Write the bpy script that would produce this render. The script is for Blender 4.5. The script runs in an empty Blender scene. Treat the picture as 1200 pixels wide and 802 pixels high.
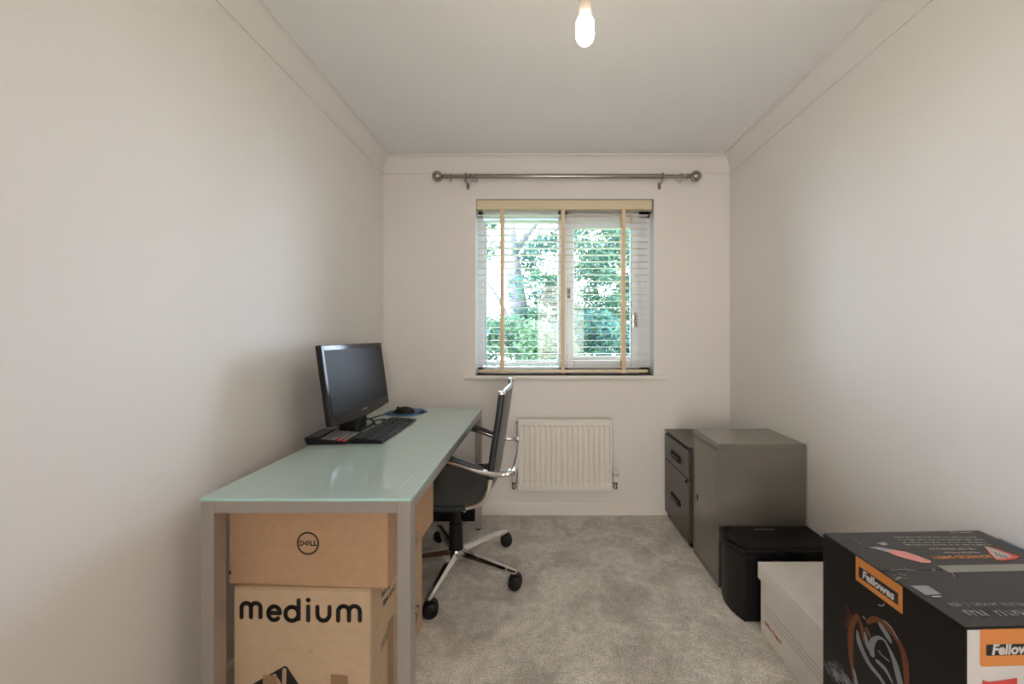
import bpy, bmesh, math, random
from mathutils import Vector, Matrix
random.seed(7)
sc = bpy.context.scene
C = sc.collection
PI = math.pi
F = 470.0; XV = 633.0; YV = 393.0; H = 1.201      # focal length and vanishing point in pixels, eye height

# ---------------------------------------------------------------- camera
cam = bpy.data.cameras.new('camera'); co = bpy.data.objects.new('camera', cam); C.objects.link(co)
co.location = (0, 0, H); co.rotation_euler = (PI/2, 0, 0)
cam.sensor_width = 36; cam.lens = F/1200*36; cam.clip_start = 0.02; cam.clip_end = 200
cam.shift_x = -(XV-600)/1200; cam.shift_y = -(401-YV)/1200
sc.camera = co
# ---------------------------------------------------------------- sky, exposure
WORLD_STRENGTH = 17.5
BULB_STRENGTH = 145.0
FILL_WATTS = 48.0  # power of the added fill light behind the camera
w = bpy.data.worlds.new('overcast_sky'); sc.world = w; w.use_nodes = True
nt = w.node_tree; bg = nt.nodes['Background']
tc = nt.nodes.new('ShaderNodeTexCoord'); sp = nt.nodes.new('ShaderNodeSeparateXYZ'); cr = nt.nodes.new('ShaderNodeValToRGB')
nt.links.new(tc.outputs['Generated'], sp.inputs[0]); nt.links.new(sp.outputs['Z'], cr.inputs[0])
cr.color_ramp.elements[0].position = 0.0; cr.color_ramp.elements[0].color = (.74, .80, 1.0, 1)
cr.color_ramp.elements[1].position = 0.8; cr.color_ramp.elements[1].color = (.64, .75, 1.0, 1)
nt.links.new(cr.outputs[0], bg.inputs['Color']); bg.inputs['Strength'].default_value = WORLD_STRENGTH
vs = sc.view_settings; vs.view_transform = 'Standard'; vs.look = 'None'; vs.gamma = 1; vs.use_curve_mapping = False
vs.exposure = 0.50
sc.cycles.max_bounces = 12; sc.cycles.diffuse_bounces = 7; sc.cycles.glossy_bounces = 5; sc.cycles.transparent_max_bounces = 16
sc.cycles.use_denoising = True
try: sc.cycles.denoiser = 'OPENIMAGEDENOISE'
except Exception: pass
sc.cycles.sample_clamp_indirect = 6

# ---------------------------------------------------------------- helpers
def px(x, y, d): return Vector(((x-XV)*d/F, d, H-(y-YV)*d/F))

def temp_add(bm, tmp):
    me = bpy.data.meshes.new('t'); tmp.to_mesh(me); tmp.free(); bm.from_mesh(me); bpy.data.meshes.remove(me)

def box(bm, x0, x1, y0, y1, z0, z1, bev=0.0, seg=2, mtx=None):
    t = bmesh.new(); bmesh.ops.create_cube(t, size=1)
    for v in t.verts:
        v.co = Vector(((x0+x1)/2+v.co.x*(x1-x0), (y0+y1)/2+v.co.y*(y1-y0), (z0+z1)/2+v.co.z*(z1-z0)))
    if bev > 0:
        bmesh.ops.bevel(t, geom=t.edges[:], offset=bev, segments=seg, profile=.5, affect='EDGES')
    if mtx is not None: bmesh.ops.transform(t, matrix=mtx, verts=t.verts[:])
    temp_add(bm, t); return bm

def smooth_path(pts, rads, n=6):
    P = [Vector(p) for p in pts]; out = []; ro = []
    for i in range(len(P)-1):
        p0 = P[max(i-1, 0)]; p1 = P[i]; p2 = P[i+1]; p3 = P[min(i+2, len(P)-1)]
        for k in range(n):
            t = k/n
            out.append(.5*((2*p1)+(-p0+p2)*t+(2*p0-5*p1+4*p2-p3)*t*t+(-p0+3*p1-3*p2+p3)*t*t*t))
            ro.append(rads[i]*(1-t)+rads[i+1]*t)
    out.append(P[-1]); ro.append(rads[-1]); return out, ro

def tube(bm, pts, r, seg=12, smooth=0, cap=True, squash=None):
    rads = list(r) if isinstance(r, (list, tuple)) else [r]*len(pts)
    pts = [Vector(p) for p in pts]
    if smooth: pts, rads = smooth_path(pts, rads, smooth)
    rings = []; up = None
    for i, p in enumerate(pts):
        d = (pts[min(i+1, len(pts)-1)]-pts[max(i-1, 0)]).normalized()
        if up is None:
            up = Vector((0, 0, 1)) if abs(d.z) < .9 else Vector((1, 0, 0))
        a = d.cross(up).normalized(); b = a.cross(d).normalized(); up = b
        sx, sy = squash if squash else (1, 1)
        rings.append([bm.verts.new(p+a*math.cos(2*PI*k/seg)*rads[i]*sx+b*math.sin(2*PI*k/seg)*rads[i]*sy) for k in range(seg)])
    for i in range(len(rings)-1):
        for k in range(seg):
            bm.faces.new((rings[i][k], rings[i][(k+1) % seg], rings[i+1][(k+1) % seg], rings[i+1][k]))
    if cap:
        bm.faces.new(rings[0][::-1]); bm.faces.new(rings[-1])
    return bm

def lathe(bm, prof, origin=(0, 0, 0), axis='Z', seg=24):
    o = Vector(origin); rings = []
    def mk(r, h, a):
        c, s = math.cos(a)*r, math.sin(a)*r
        if axis == 'Z': return o+Vector((c, s, h))
        if axis == 'X': return o+Vector((h, c, s))
        return o+Vector((s, h, c))
    for r, h in prof:
        if r < 1e-6: rings.append([bm.verts.new(mk(0, h, 0))])
        else: rings.append([bm.verts.new(mk(r, h, 2*PI*k/seg)) for k in range(seg)])
    for i in range(len(rings)-1):
        A, B = rings[i], rings[i+1]
        for k in range(seg):
            k2 = (k+1) % seg
            if len(A) == 1 and len(B) == 1: continue
            if len(A) == 1: bm.faces.new((A[0], B[k2], B[k]))
            elif len(B) == 1: bm.faces.new((A[k], A[k2], B[0]))
            else: bm.faces.new((A[k], A[k2], B[k2], B[k]))
    return bm

def prism(bm, poly, a0, a1, axis='Y'):
    # poly: 2D points; extruded along axis.  axis Y -> (x,z); axis X -> (y,z); axis Z -> (x,y)
    def mk(p, a):
        if axis == 'Y': return Vector((p[0], a, p[1]))
        if axis == 'X': return Vector((a, p[0], p[1]))
        return Vector((p[0], p[1], a))
    A = [bm.verts.new(mk(p, a0)) for p in poly]; B = [bm.verts.new(mk(p, a1)) for p in poly]
    n = len(poly)
    for k in range(n): bm.faces.new((A[k], A[(k+1) % n], B[(k+1) % n], B[k]))
    bm.faces.new(A[::-1]); bm.faces.new(B); return bm

def torus(bm, c, R, r, axis='X', seg=20, ms=8):
    pts = []
    for i in range(seg):
        a = 2*PI*i/seg; ring = []
        for j in range(ms):
            b = 2*PI*j/ms; rr = R+r*math.cos(b); h = r*math.sin(b)
            ca, sa = math.cos(a)*rr, math.sin(a)*rr
            v = {'X': (h, ca, sa), 'Y': (ca, h, sa), 'Z': (ca, sa, h)}[axis]
            ring.append(bm.verts.new(Vector(c)+Vector(v)))
        pts.append(ring)
    for i in range(seg):
        for j in range(ms):
            bm.faces.new((pts[i][j], pts[(i+1) % seg][j], pts[(i+1) % seg][(j+1) % ms], pts[i][(j+1) % ms]))
    return bm

def obj(name, bm, mat, parent=None, smooth=True, angle=35):
    bmesh.ops.recalc_face_normals(bm, faces=bm.faces[:])
    me = bpy.data.meshes.new(name)
    if smooth:
        for f in bm.faces: f.smooth = True
        lim = math.radians(angle)
        for e in bm.edges:
            if len(e.link_faces) != 2 or e.calc_face_angle(4) > lim: e.smooth = False
    bm.to_mesh(me); bm.free(); me.materials.append(mat)
    o = bpy.data.objects.new(name, me); C.objects.link(o)
    if smooth: wn = o.modifiers.new('weighted_normals', 'WEIGHTED_NORMAL'); wn.keep_sharp = True; wn.weight = 90
    if parent is not None: o.parent = parent
    return o

def flat(name, bm, mat, parent=None):
    me = bpy.data.meshes.new(name); bm.to_mesh(me); bm.free(); me.materials.append(mat)
    o = bpy.data.objects.new(name, me); C.objects.link(o)
    if parent is not None: o.parent = parent
    return o

def thing(name, label, cat, loc=(0, 0, 0), rz=0, group=None):
    o = bpy.data.objects.new(name, None); C.objects.link(o); o.empty_display_size = .1
    o.location = loc; o.rotation_euler = (0, 0, rz); o['label'] = label; o['category'] = cat
    if group: o['group'] = group
    return o
def tag(o, label, cat, group=None, kind=None):
    o['label'] = label; o['category'] = cat
    if group: o['group'] = group
    if kind: o['kind'] = kind
    return o
def struct(o): o['kind'] = 'structure'; return o

class Plane:
    """a flat printed face: origin, unit u, unit v, normal n (towards the viewer)"""
    def __init__(s, o, u, v, inv=None):
        s.o = Vector(o); s.u = Vector(u).normalized(); s.v = Vector(v).normalized(); s.n = s.u.cross(s.v)
        s.inv = inv if inv is not None else Matrix.Identity(4)
    def at(s, x, y):          # where the sight line of a photograph pixel meets this face, in face coordinates
        r = Vector(((x-XV)/F, 1, -(y-YV)/F)); e = Vector((0, 0, H))
        t = (s.o-e).dot(s.n)/r.dot(s.n); p = e+r*t-s.o
        return (p.dot(s.u), p.dot(s.v))
    def w(s, uv, lift=.0006): return s.inv @ (s.o+s.u*uv[0]+s.v*uv[1]+s.n*lift)
    def poly(s, bm, uvs, lift=.0006):
        bm.faces.new([bm.verts.new(s.w(p, lift)) for p in uvs])
    def rect(s, bm, u0, u1, v0, v1, lift=.0006, r=0):
        if r <= 0: s.poly(bm, [(u0, v0), (u1, v0), (u1, v1), (u0, v1)], lift); return
        pts = []
        for cx, cy, a in ((u1-r, v0+r, -90), (u1-r, v1-r, 0), (u0+r, v1-r, 90), (u0+r, v0+r, 180)):
            for k in range(5):
                t = math.radians(a+k*22.5); pts.append((cx+r*math.cos(t), cy+r*math.sin(t)))
        s.poly(bm, pts, lift)
    def stroke(s, bm, pts, wd, lift=.0006, closed=False):
        n = len(pts); W = list(wd) if isinstance(wd, (list, tuple)) else [wd]*n
        idx = list(range(n))+([0] if closed else [])
        for a, b in zip(idx[:-1], idx[1:]):
            p = Vector(pts[a]); q = Vector(pts[b]); d = (q-p)
            if d.length < 1e-7: continue
            m = Vector((-d.y, d.x)).normalized()
            s.poly(bm, [p-m*W[a]/2, q-m*W[b]/2, q+m*W[b]/2, p+m*W[a]/2], lift)
        for p, ww in zip(pts, W):
            s.poly(bm, [(p[0]+ww/2*math.cos(t*PI/6), p[1]+ww/2*math.sin(t*PI/6)) for t in range(12)], lift)
    def text(s, bm, txt, u, v, size, lift=.0006, bold=0.0, shear=0.0, sx=1.0, align='CENTER', flip=False):
        cu = bpy.data.curves.new('txt', 'FONT'); cu.body = txt; cu.size = size; cu.align_x = align; cu.align_y = 'CENTER'
        cu.offset = bold; cu.shear = shear; cu.resolution_u = 3
        to = bpy.data.objects.new('txt', cu); C.objects.link(to)
        bpy.context.view_layer.update()
        me = bpy.data.meshes.new_from_object(to.evaluated_get(bpy.context.evaluated_depsgraph_get()))
        k = -1 if flip else 1
        vs_ = [bm.verts.new(s.w((u+k*vv.co.x*sx, v+k*vv.co.y), lift)) for vv in me.vertices]
        for f in me.polygons:
            try: bm.faces.new([vs_[i] for i in f.vertices])
            except ValueError: pass
        bpy.data.objects.remove(to); bpy.data.curves.remove(cu); bpy.data.meshes.remove(me)

# ---------------------------------------------------------------- materials
def mat(name, col, rough=.5, metal=0.0, spec=.5, noise=None, bump=None, emit=None, coat=0.0, trans=0.0, coords='Object'):
    """noise=(scale, amount[, detail]) varies the colour; bump=(scale, strength, distance)"""
    m = bpy.data.materials.new(name); m.use_nodes = True; nt = m.node_tree; b = nt.nodes['Principled BSDF']
    b.inputs['Base Color'].default_value = (*col, 1); b.inputs['Roughness'].default_value = rough
    b.inputs['Metallic'].default_value = metal; b.inputs['Specular IOR Level'].default_value = spec
    b.inputs['Coat Weight'].default_value = coat; b.inputs['Coat Roughness'].default_value = .05
    if trans: b.inputs['Transmission Weight'].default_value = trans
    tc = nt.nodes.new('ShaderNodeTexCoord')
    if noise:
        n = nt.nodes.new('ShaderNodeTexNoise'); n.inputs['Scale'].default_value = noise[0]; n.inputs['Detail'].default_value = noise[2] if len(noise) > 2 else 3
        nt.links.new(tc.outputs[coords], n.inputs['Vector'])
        mr = nt.nodes.new('ShaderNodeMapRange'); mr.inputs[1].default_value = .3; mr.inputs[2].default_value = .7
        mr.inputs[3].default_value = 1-noise[1]; mr.inputs[4].default_value = 1+noise[1]
        nt.links.new(n.outputs['Fac'], mr.inputs[0])
        mx = nt.nodes.new('ShaderNodeVectorMath'); mx.operation = 'SCALE'; mx.inputs[0].default_value = col
        nt.links.new(mr.outputs[0], mx.inputs['Scale']); nt.links.new(mx.outputs[0], b.inputs['Base Color'])
    if bump:
        n = nt.nodes.new('ShaderNodeTexNoise'); n.inputs['Scale'].default_value = bump[0]; n.inputs['Detail'].default_value = 3
        nt.links.new(tc.outputs[coords], n.inputs['Vector'])
        bp = nt.nodes.new('ShaderNodeBump'); bp.inputs['Strength'].default_value = bump[1]; bp.inputs['Distance'].default_value = bump[2]
        nt.links.new(n.outputs['Fac'], bp.inputs['Height']); nt.links.new(bp.outputs[0], b.inputs['Normal'])
    if emit:
        b.inputs['Emission Color'].default_value = (*emit[0], 1); b.inputs['Emission Strength'].default_value = emit[1]
    return m

M = {}
M['wall'] = mat('wall_paint', (.79, .768, .745), .6, spec=.25, noise=(1.5, .012), bump=(260, .06, .0006))
M['ceiling'] = mat('ceiling_paint', (.82, .82, .83), .8, spec=.2, bump=(200, .05, .0006))
M['trim'] = mat('gloss_trim_paint', (.80, .775, .73), .35, spec=.4)
M['coving'] = mat('coving_paint', (.78, .758, .735), .7, spec=.2)
M['upvc'] = mat('white_plastic_frame', (.80, .84, .88), .3)
M['rubber'] = mat('window_gasket', (.10, .13, .2), .5)
M['slat'] = mat('cream_slat', (.80, .77, .70), .4)
M['headrail'] = mat('cream_headrail', (.70, .61, .43), .3)
M['tape'] = mat('ladder_tape_cloth', (.74, .60, .42), .85, noise=(300, .08))
M['rad'] = mat('radiator_enamel', (.78, .75, .70), .3, spec=.5)
M['nickel'] = mat('brushed_nickel', (.34, .305, .275), .25, metal=1)
M['chrome'] = mat('chrome', (.82, .82, .82), .07, metal=1)
M['silver'] = mat('silver_powder_coat', (.47, .44, .42), .42, metal=.75, noise=(400, .05), bump=(500, .08, .0003))
M['black_leather'] = mat('black_leather', (.022, .027, .03), .33, bump=(350, .25, .0006))
M['back_leather'] = mat('black_leather_back', (.03, .031, .032), .25, bump=(350, .15, .0005))
M['black_plastic'] = mat('black_plastic', (.009, .009, .010), .42, spec=.28, bump=(500, .1, .0003))
M['gloss_black'] = mat('gloss_black_plastic', (.007, .008, .010), .12, spec=.3)
M['screen'] = mat('matt_screen', (.016, .020, .020), .4, spec=.10)
M['keycap'] = mat('black_keycap', (.018, .019, .02), .45)
M['grey_key'] = mat('grey_key', (.25, .24, .23), .5)
M['red_key'] = mat('red_key', (.75, .09, .06), .5)
M['lcd'] = mat('display_panel', (.03, .05, .05), .2)
M['gunmetal'] = mat('gunmetal_enamel', (.205, .19, .165), .16, metal=.25, spec=.7)
M['gunmetal_dark'] = mat('dark_grey_enamel', (.085, .077, .066), .35, metal=.2, bump=(300, .05, .0004))
M['card_a'] = mat('brown_cardboard', (.48, .305, .185), .8, spec=.2, noise=(35, .05, 8), bump=(180, .12, .0005))
M['card_b'] = mat('tan_cardboard', (.55, .405, .27), .8, spec=.2, noise=(35, .05, 8), bump=(180, .12, .0005))
M['card_cut'] = mat('torn_cardboard', (.24, .145, .08), .9, noise=(60, .15))
M['white_card'] = mat('off_white_cardboard', (.80, .775, .735), .75, spec=.2, noise=(20, .02))
M['ptape'] = mat('brown_parcel_tape', (.33, .20, .11), .3)
M['ink'] = mat('black_ink', (.010, .009, .009), .6)
M['grey_ink'] = mat('grey_ink', (.16, .16, .18), .6)
M['red_ink'] = mat('red_ink', (.48, .05, .04), .6)
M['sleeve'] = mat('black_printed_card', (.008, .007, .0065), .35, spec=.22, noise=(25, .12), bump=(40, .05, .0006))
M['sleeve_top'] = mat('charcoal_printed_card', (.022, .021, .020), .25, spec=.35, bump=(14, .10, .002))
M['orange'] = mat('orange_print', (.55, .20, .045), .35)
M['white_print'] = mat('white_print', (.52, .505, .50), .4)
M['grey_print'] = mat('grey_print', (.36, .38, .41), .4)
M['pale_grey_print'] = mat('pale_grey_print', (.26, .27, .29), .4)
M['rust_print'] = mat('rust_print', (.24, .075, .03), .4)
M['rust_dark_print'] = mat('dark_rust_print', (.09, .03, .018), .4)
M['pink_print'] = mat('pink_print', (.72, .30, .25), .4)
M['clear_tape'] = mat('clear_tape', (.28, .27, .23), .18)
M['blue_film'] = mat('blue_film', (.04, .09, .15), .25)
M['pad_blue'] = mat('blue_mouse_mat', (.03, .13, .33), .5)
M['pad_green'] = mat('yellow_green_mouse_mat_print', (.25, .38, .12), .5)
M['brass'] = mat('valve_metal', (.45, .40, .34), .25, metal=1)
M['dusk'] = mat('dark_slot', (.004, .004, .004), .9)
M['bark'] = mat('pale_bark', (.075, .068, .075), .9, noise=(9, .3, 6), bump=(14, .5, .03))
M['ground'] = mat('lawn', (.10, .22, .06), .95, noise=(3, .4, 5))
M['brick'] = mat('outer_render', (.45, .36, .30), .9)

def leafmat(name, col, tr):
    m = bpy.data.materials.new(name); m.use_nodes = True; nt = m.node_tree; nt.nodes.clear()
    o = nt.nodes.new('ShaderNodeOutputMaterial'); d = nt.nodes.new('ShaderNodeBsdfDiffuse'); t = nt.nodes.new('ShaderNodeBsdfTranslucent'); x = nt.nodes.new('ShaderNodeMixShader')
    d.inputs[0].default_value = (*col, 1); t.inputs[0].default_value = (*tr, 1); x.inputs[0].default_value = .45
    nt.links.new(d.outputs[0], x.inputs[1]); nt.links.new(t.outputs[0], x.inputs[2]); nt.links.new(x.outputs[0], o.inputs[0]); return m
LEAF = [leafmat('leaf_teal', (0.0528, 0.1100, 0.0918), (0.0684, 0.1555, 0.1178)), leafmat('leaf_green', (0.0580, 0.1204, 0.0580), (0.0840, 0.1750, 0.0710)), leafmat('leaf_pale', (0.0905, 0.1425, 0.0840), (0.1165, 0.1880, 0.0970)), leafmat('leaf_deep', (0.0294, 0.0645, 0.0645), (0.0372, 0.0866, 0.0775))]

def glassmat(name, tint, fac=.06):
    m = bpy.data.materials.new(name); m.use_nodes = True; nt = m.node_tree; nt.nodes.clear()
    o = nt.nodes.new('ShaderNodeOutputMaterial'); t = nt.nodes.new('ShaderNodeBsdfTransparent'); g = nt.nodes.new('ShaderNodeBsdfGlossy'); x = nt.nodes.new('ShaderNodeMixShader'); fr = nt.nodes.new('ShaderNodeFresnel')
    t.inputs[0].default_value = (*tint, 1); g.inputs['Roughness'].default_value = .01; fr.inputs[0].default_value = 1.45
    nt.links.new(fr.outputs[0], x.inputs[0]); nt.links.new(t.outputs[0], x.inputs[1]); nt.links.new(g.outputs[0], x.inputs[2]); nt.links.new(x.outputs[0], o.inputs[0]); return m
M['pane'] = glassmat('window_glass', (.94, .97, .96))

def carpet():
    m = bpy.data.materials.new('carpet_pile'); m.use_nodes = True; nt = m.node_tree; b = nt.nodes['Principled BSDF']
    N = nt.nodes.new; L = nt.links.new
    tc = N('ShaderNodeTexCoord')
    n1 = N('ShaderNodeTexNoise'); n1.inputs['Scale'].default_value = 4.2; n1.inputs['Detail'].default_value = 5; n1.inputs['Roughness'].default_value = .6; n1.inputs['Distortion'].default_value = .8
    n2 = N('ShaderNodeTexNoise'); n2.inputs['Scale'].default_value = 130; n2.inputs['Detail'].default_value = 3
    n3 = N('ShaderNodeTexNoise'); n3.inputs['Scale'].default_value = 26; n3.inputs['Detail'].default_value = 4
    for n in (n1, n2, n3): L(tc.outputs['Object'], n.inputs['Vector'])
    r1 = N('ShaderNodeValToRGB'); r1.color_ramp.elements[0].position = .36; r1.color_ramp.elements[0].color = (.50, .465, .415, 1)
    r1.color_ramp.elements[1].position = .62; r1.color_ramp.elements[1].color = (.74, .70, .645, 1)
    L(n1.outputs['Fac'], r1.inputs[0])
    mr = N('ShaderNodeMapRange'); mr.inputs[1].default_value = .3; mr.inputs[2].default_value = .7; mr.inputs[3].default_value = .72; mr.inputs[4].default_value = 1.28; L(n2.outputs['Fac'], mr.inputs[0])
    mr3 = N('ShaderNodeMapRange'); mr3.inputs[1].default_value = .3; mr3.inputs[2].default_value = .7; mr3.inputs[3].default_value = .86; mr3.inputs[4].default_value = 1.14; L(n3.outputs['Fac'], mr3.inputs[0])
    mu = N('ShaderNodeMath'); mu.operation = 'MULTIPLY'; L(mr.outputs[0], mu.inputs[0]); L(mr3.outputs[0], mu.inputs[1])
    sc_ = N('ShaderNodeVectorMath'); sc_.operation = 'SCALE'; L(r1.outputs[0], sc_.inputs[0]); L(mu.outputs[0], sc_.inputs['Scale'])
    L(sc_.outputs[0], b.inputs['Base Color']); b.inputs['Roughness'].default_value = 1; b.inputs['Specular IOR Level'].default_value = .05
    b.inputs['Sheen Weight'].default_value = .15
    bp = N('ShaderNodeBump'); bp.inputs['Strength'].default_value = .8; bp.inputs['Distance'].default_value = .006; L(n2.outputs['Fac'], bp.inputs['Height'])
    bp2 = N('ShaderNodeBump'); bp2.inputs['Strength'].default_value = .5; bp2.inputs['Distance'].default_value = .012; L(n3.outputs['Fac'], bp2.inputs['Height'])
    L(bp.outputs[0], bp2.inputs['Normal']); L(bp2.outputs[0], b.inputs['Normal'])
    return m
M['carpet'] = carpet()

def desk_glass():
    # back-painted frosted glass, thing-local coordinates: the printed border lines follow the metal frame beneath
    m = mat('frosted_green_glass', (.50, .62, .58), .045, spec=.95)
    return m
M['frost'] = desk_glass()
M['frost_edge'] = mat('glass_edge', (.42, .72, .68), .15)
M['frost_line'] = mat('glass_border_line', (.56, .68, .64), .08)
M['frost_dark'] = mat('glass_border_dark', (.33, .43, .40), .08)

# ================================================================ the room
XL, XR, YB, YR, ZC = -1.052, 1.272, 2.689, -.75, 2.388
b = bmesh.new(); box(b, XL-.1, XR+.1, YR-.1, YB+.1, -.08, 0); struct(flat('floor', b, M['carpet']))
b = bmesh.new(); box(b, XL-.1, XR+.1, YR-.1, YB+.3, ZC, ZC+.1); struct(flat('ceiling', b, M['ceiling']))
b = bmesh.new(); box(b, XL-.1, XL, YR-.1, YB+.3, 0, ZC); struct(flat('wall_left', b, M['wall']))
b = bmesh.new(); box(b, XR, XR+.1, YR-.1, YB+.3, 0, ZC); struct(flat('wall_right', b, M['wall']))
# wall behind the camera, with a doorway added and sized for the fill light
DX0, DX1, DZ = -.04, .70, 2.02
b = bmesh.new(); box(b, XL, DX0, YR-.1, YR, 0, ZC); box(b, DX1, XR, YR-.1, YR, 0, ZC); box(b, DX0, DX1, YR-.1, YR, DZ, ZC)
struct(flat('wall_rear', b, M['wall']))
b = bmesh.new(); box(b, DX0-.07, DX0, YR, YR+.018, 0, DZ+.07, .004); box(b, DX1, DX1+.07, YR, YR+.018, 0, DZ+.07, .004); box(b, DX0, DX1, YR, YR+.018, DZ, DZ+.07, .004)
struct(obj('added_doorway', b, M['trim']))  # frame of the added doorway, out of view
b = bmesh.new(); box(b, XL, XR, -2.2, YR-.1, -.08, 0); box(b, XL, XR, -2.3, -2.2, 0, ZC); box(b, XL-.1, XL, -2.2, YR-.1, 0, ZC); box(b, XR, XR+.1, -2.2, YR-.1, 0, ZC); box(b, XL, XR, -2.2, YR-.1, ZC, ZC+.1)
struct(flat('wall_landing', b, M['wall']))
la = bpy.data.lights.new('added_fill_light', 'AREA'); la.shape = 'RECTANGLE'; la.size = 1.5; la.size_y = 1.9; la.energy = FILL_WATTS; la.color = (1.0, .93, .86)  # unseen fill light added beyond the doorway to brighten the room
lo = bpy.data.objects.new('added_fill_light', la); C.objects.link(lo); lo.location = (.25, -2.15, 1.25); lo.rotation_euler = (PI/2, 0, 0)

# window wall with its opening
WX0, WX1, WZ0, WZ1 = px(557.2, 0, YB).x, px(766.5, 0, YB).x, .932, 2.116
T = .26
b = bmesh.new()
box(b, XL, WX0, YB, YB+T, 0, ZC); box(b, WX1, XR, YB, YB+T, 0, ZC); box(b, WX0, WX1, YB, YB+T, 0, WZ0); box(b, WX0, WX1, YB, YB+T, WZ1, ZC)
struct(flat('wall_back', b, M['wall']))

b = bmesh.new()
for x0, x1, z0, z1 in ((WX0-.001, WX0+.002, WZ0, WZ1), (WX1-.002, WX1+.001, WZ0, WZ1), (WX0, WX1, WZ1-.002, WZ1+.001)): box(b, x0, x1, YB+.0005, YB+.1, z0, z1)
struct(flat('bright_reveal_lining', b, M['upvc']))  # lining whiter than the wall, standing in for daylight on the recess
# skirting
def skirt(name, along, a0, a1, pos, sgn):
    prof = [(0, 0), (.015, 0), (.015, .074), (.011, .084), (.004, .090), (0, .091)]
    b = bmesh.new()
    if along == 'X': prism(b, [(pos+sgn*p, z) for p, z in prof], a0, a1, 'X')
    else: prism(b, [(pos+sgn*p, z) for p, z in prof], a0, a1, 'Y')
    struct(obj(name, b, M['trim'], angle=50))
skirt('baseboard_back', 'X', XL, XR, YB, -1)
skirt('baseboard_left', 'Y', YR, YB, XL, 1)
skirt('baseboard_right', 'Y', YR, YB, XR, -1)
# coving: concave cove with a small fillet each side
def cove_prof():
    pts = [(0, -.104), (.004, -.104), (.004, -.099)]
    for k in range(0, 9):
        a = k/8*PI/2
        pts.append((.064-.060*math.cos(a), -.099+.093*math.sin(a)))
    pts = [(0, 0), (0, -.104), (.008, -.104), (.008, -.0985), (.0065, -.098)]
    for k in range(1, 9):
        t = k/9
        pts.append((.006+.058*(1-math.cos(t*PI/2))**.9, -.098+.092*math.sin(t*PI/2)))
    pts += [(.065, -.008), (.071, -.008), (.071, 0)]
    return pts
cp = cove_prof()
b = bmesh.new(); prism(b, [(YB-p, ZC+z) for p, z in cp], XL, XR, 'X'); struct(obj('trim_1', b, M['coving'], angle=25))
b = bmesh.new(); prism(b, [(XL+p, ZC+z) for p, z in cp], YR, YB, 'Y'); struct(obj('trim_2', b, M['coving'], angle=25))
b = bmesh.new(); prism(b, [(XR-p, ZC+z) for p, z in cp], YR, YB, 'Y'); struct(obj('trim_3', b, M['coving'], angle=25))

# ---------------------------------------------------------------- window
win = bpy.data.objects.new('window_1', None); C.objects.link(win); struct(win); win.location = (0, YB, 0)
def wb(name, boxes, m, y0, y1, bev=.003, par=win):
    b = bmesh.new()
    for x0, x1, z0, z1 in boxes: box(b, x0, x1, y0, y1, z0, z1, bev)
    return obj(name, b, m, par)
FD = .105                                 # frame set back in the reveal
def fx(x): return (x-XV)*(YB+FD)/F
def fz(y): return H-(y-YV)*(YB+FD)/F
ox0, ox1, oz0, oz1 = WX0, WX1, WZ0, WZ1
mxa, mxb = fx(654), fx(667)
wb('window_frame', [(ox0, fx(570)-.02, oz0, oz1), (fx(748), ox1, oz0, oz1), (ox0, ox1, oz0, fz(430)), (ox0, ox1, fz(256), oz1), (mxa, mxb, oz0, oz1)], M['upvc'], FD, FD+.06)
# beading round the fixed light
gx0, gx1, gz0, gz1 = fx(569.5), fx(653.5), fz(424.5), fz(261)
wb('glazing_bead', [(gx0-.022, gx0, gz0-.022, gz1+.02), (gx1, gx1+.012, gz0-.022, gz1+.02), (gx0, gx1, gz0-.022, gz0), (gx0, gx1, gz1, gz1+.022)], M['upvc'], FD+.012, FD+.045)
# opening sash on the right
sx0, sx1, sz0, sz1 = fx(664), fx(749), fz(432), fz(251)
px0, px1, pz0, pz1 = fx(672.5), fx(739), fz(417.5), fz(268.5)
sash = wb('window_sash', [(sx0, px0, sz0, sz1), (px1, sx1, sz0, sz1), (px0, px1, sz0, pz0), (px0, px1, pz1, sz1)], M['upvc'], FD-.018, FD+.03, .006)
wb('gasket', [(px1-.004, px1+.001, pz0, pz1)], M['rubber'], FD-.0195, FD+.0, .0005, sash)
wb('gasket', [(gx0-.001, gx0+.003, gz0, gz1)], M['rubber'], FD+.008, FD+.013, .0005)
wb('glass_pane', [(gx0, gx1, gz0, gz1)], M['pane'], FD+.030, FD+.034, 0)
wb('glass_pane', [(px0, px1, pz0, pz1)], M['pane'], FD+.008, FD+.012, 0, sash)
b = bmesh.new(); box(b, fx(741.5), fx(745.5), FD-.034, FD-.018, fz(384), fz(374), .003); box(b, fx(740), fx(744), FD-.05, FD-.034, fz(384.5), fz(367), .004)
obj('window_handle', b, M['nickel'], sash)
b = bmesh.new(); box(b, fx(664.5), fx(668), FD-.032, FD-.018, fz(350), fz(338), .003); obj('window_latch', b, M['grey_key'], sash)
b = bmesh.new()
box(b, px(543, 0, YB-.035).x, px(782.5, 0, YB-.035).x, -.036, 0, WZ0-.026, WZ0, .008, 3); box(b, WX0, WX1, -.01, FD+.01, WZ0-.02, WZ0, .002)
obj('window_sill', b, M['trim'], win)

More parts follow.
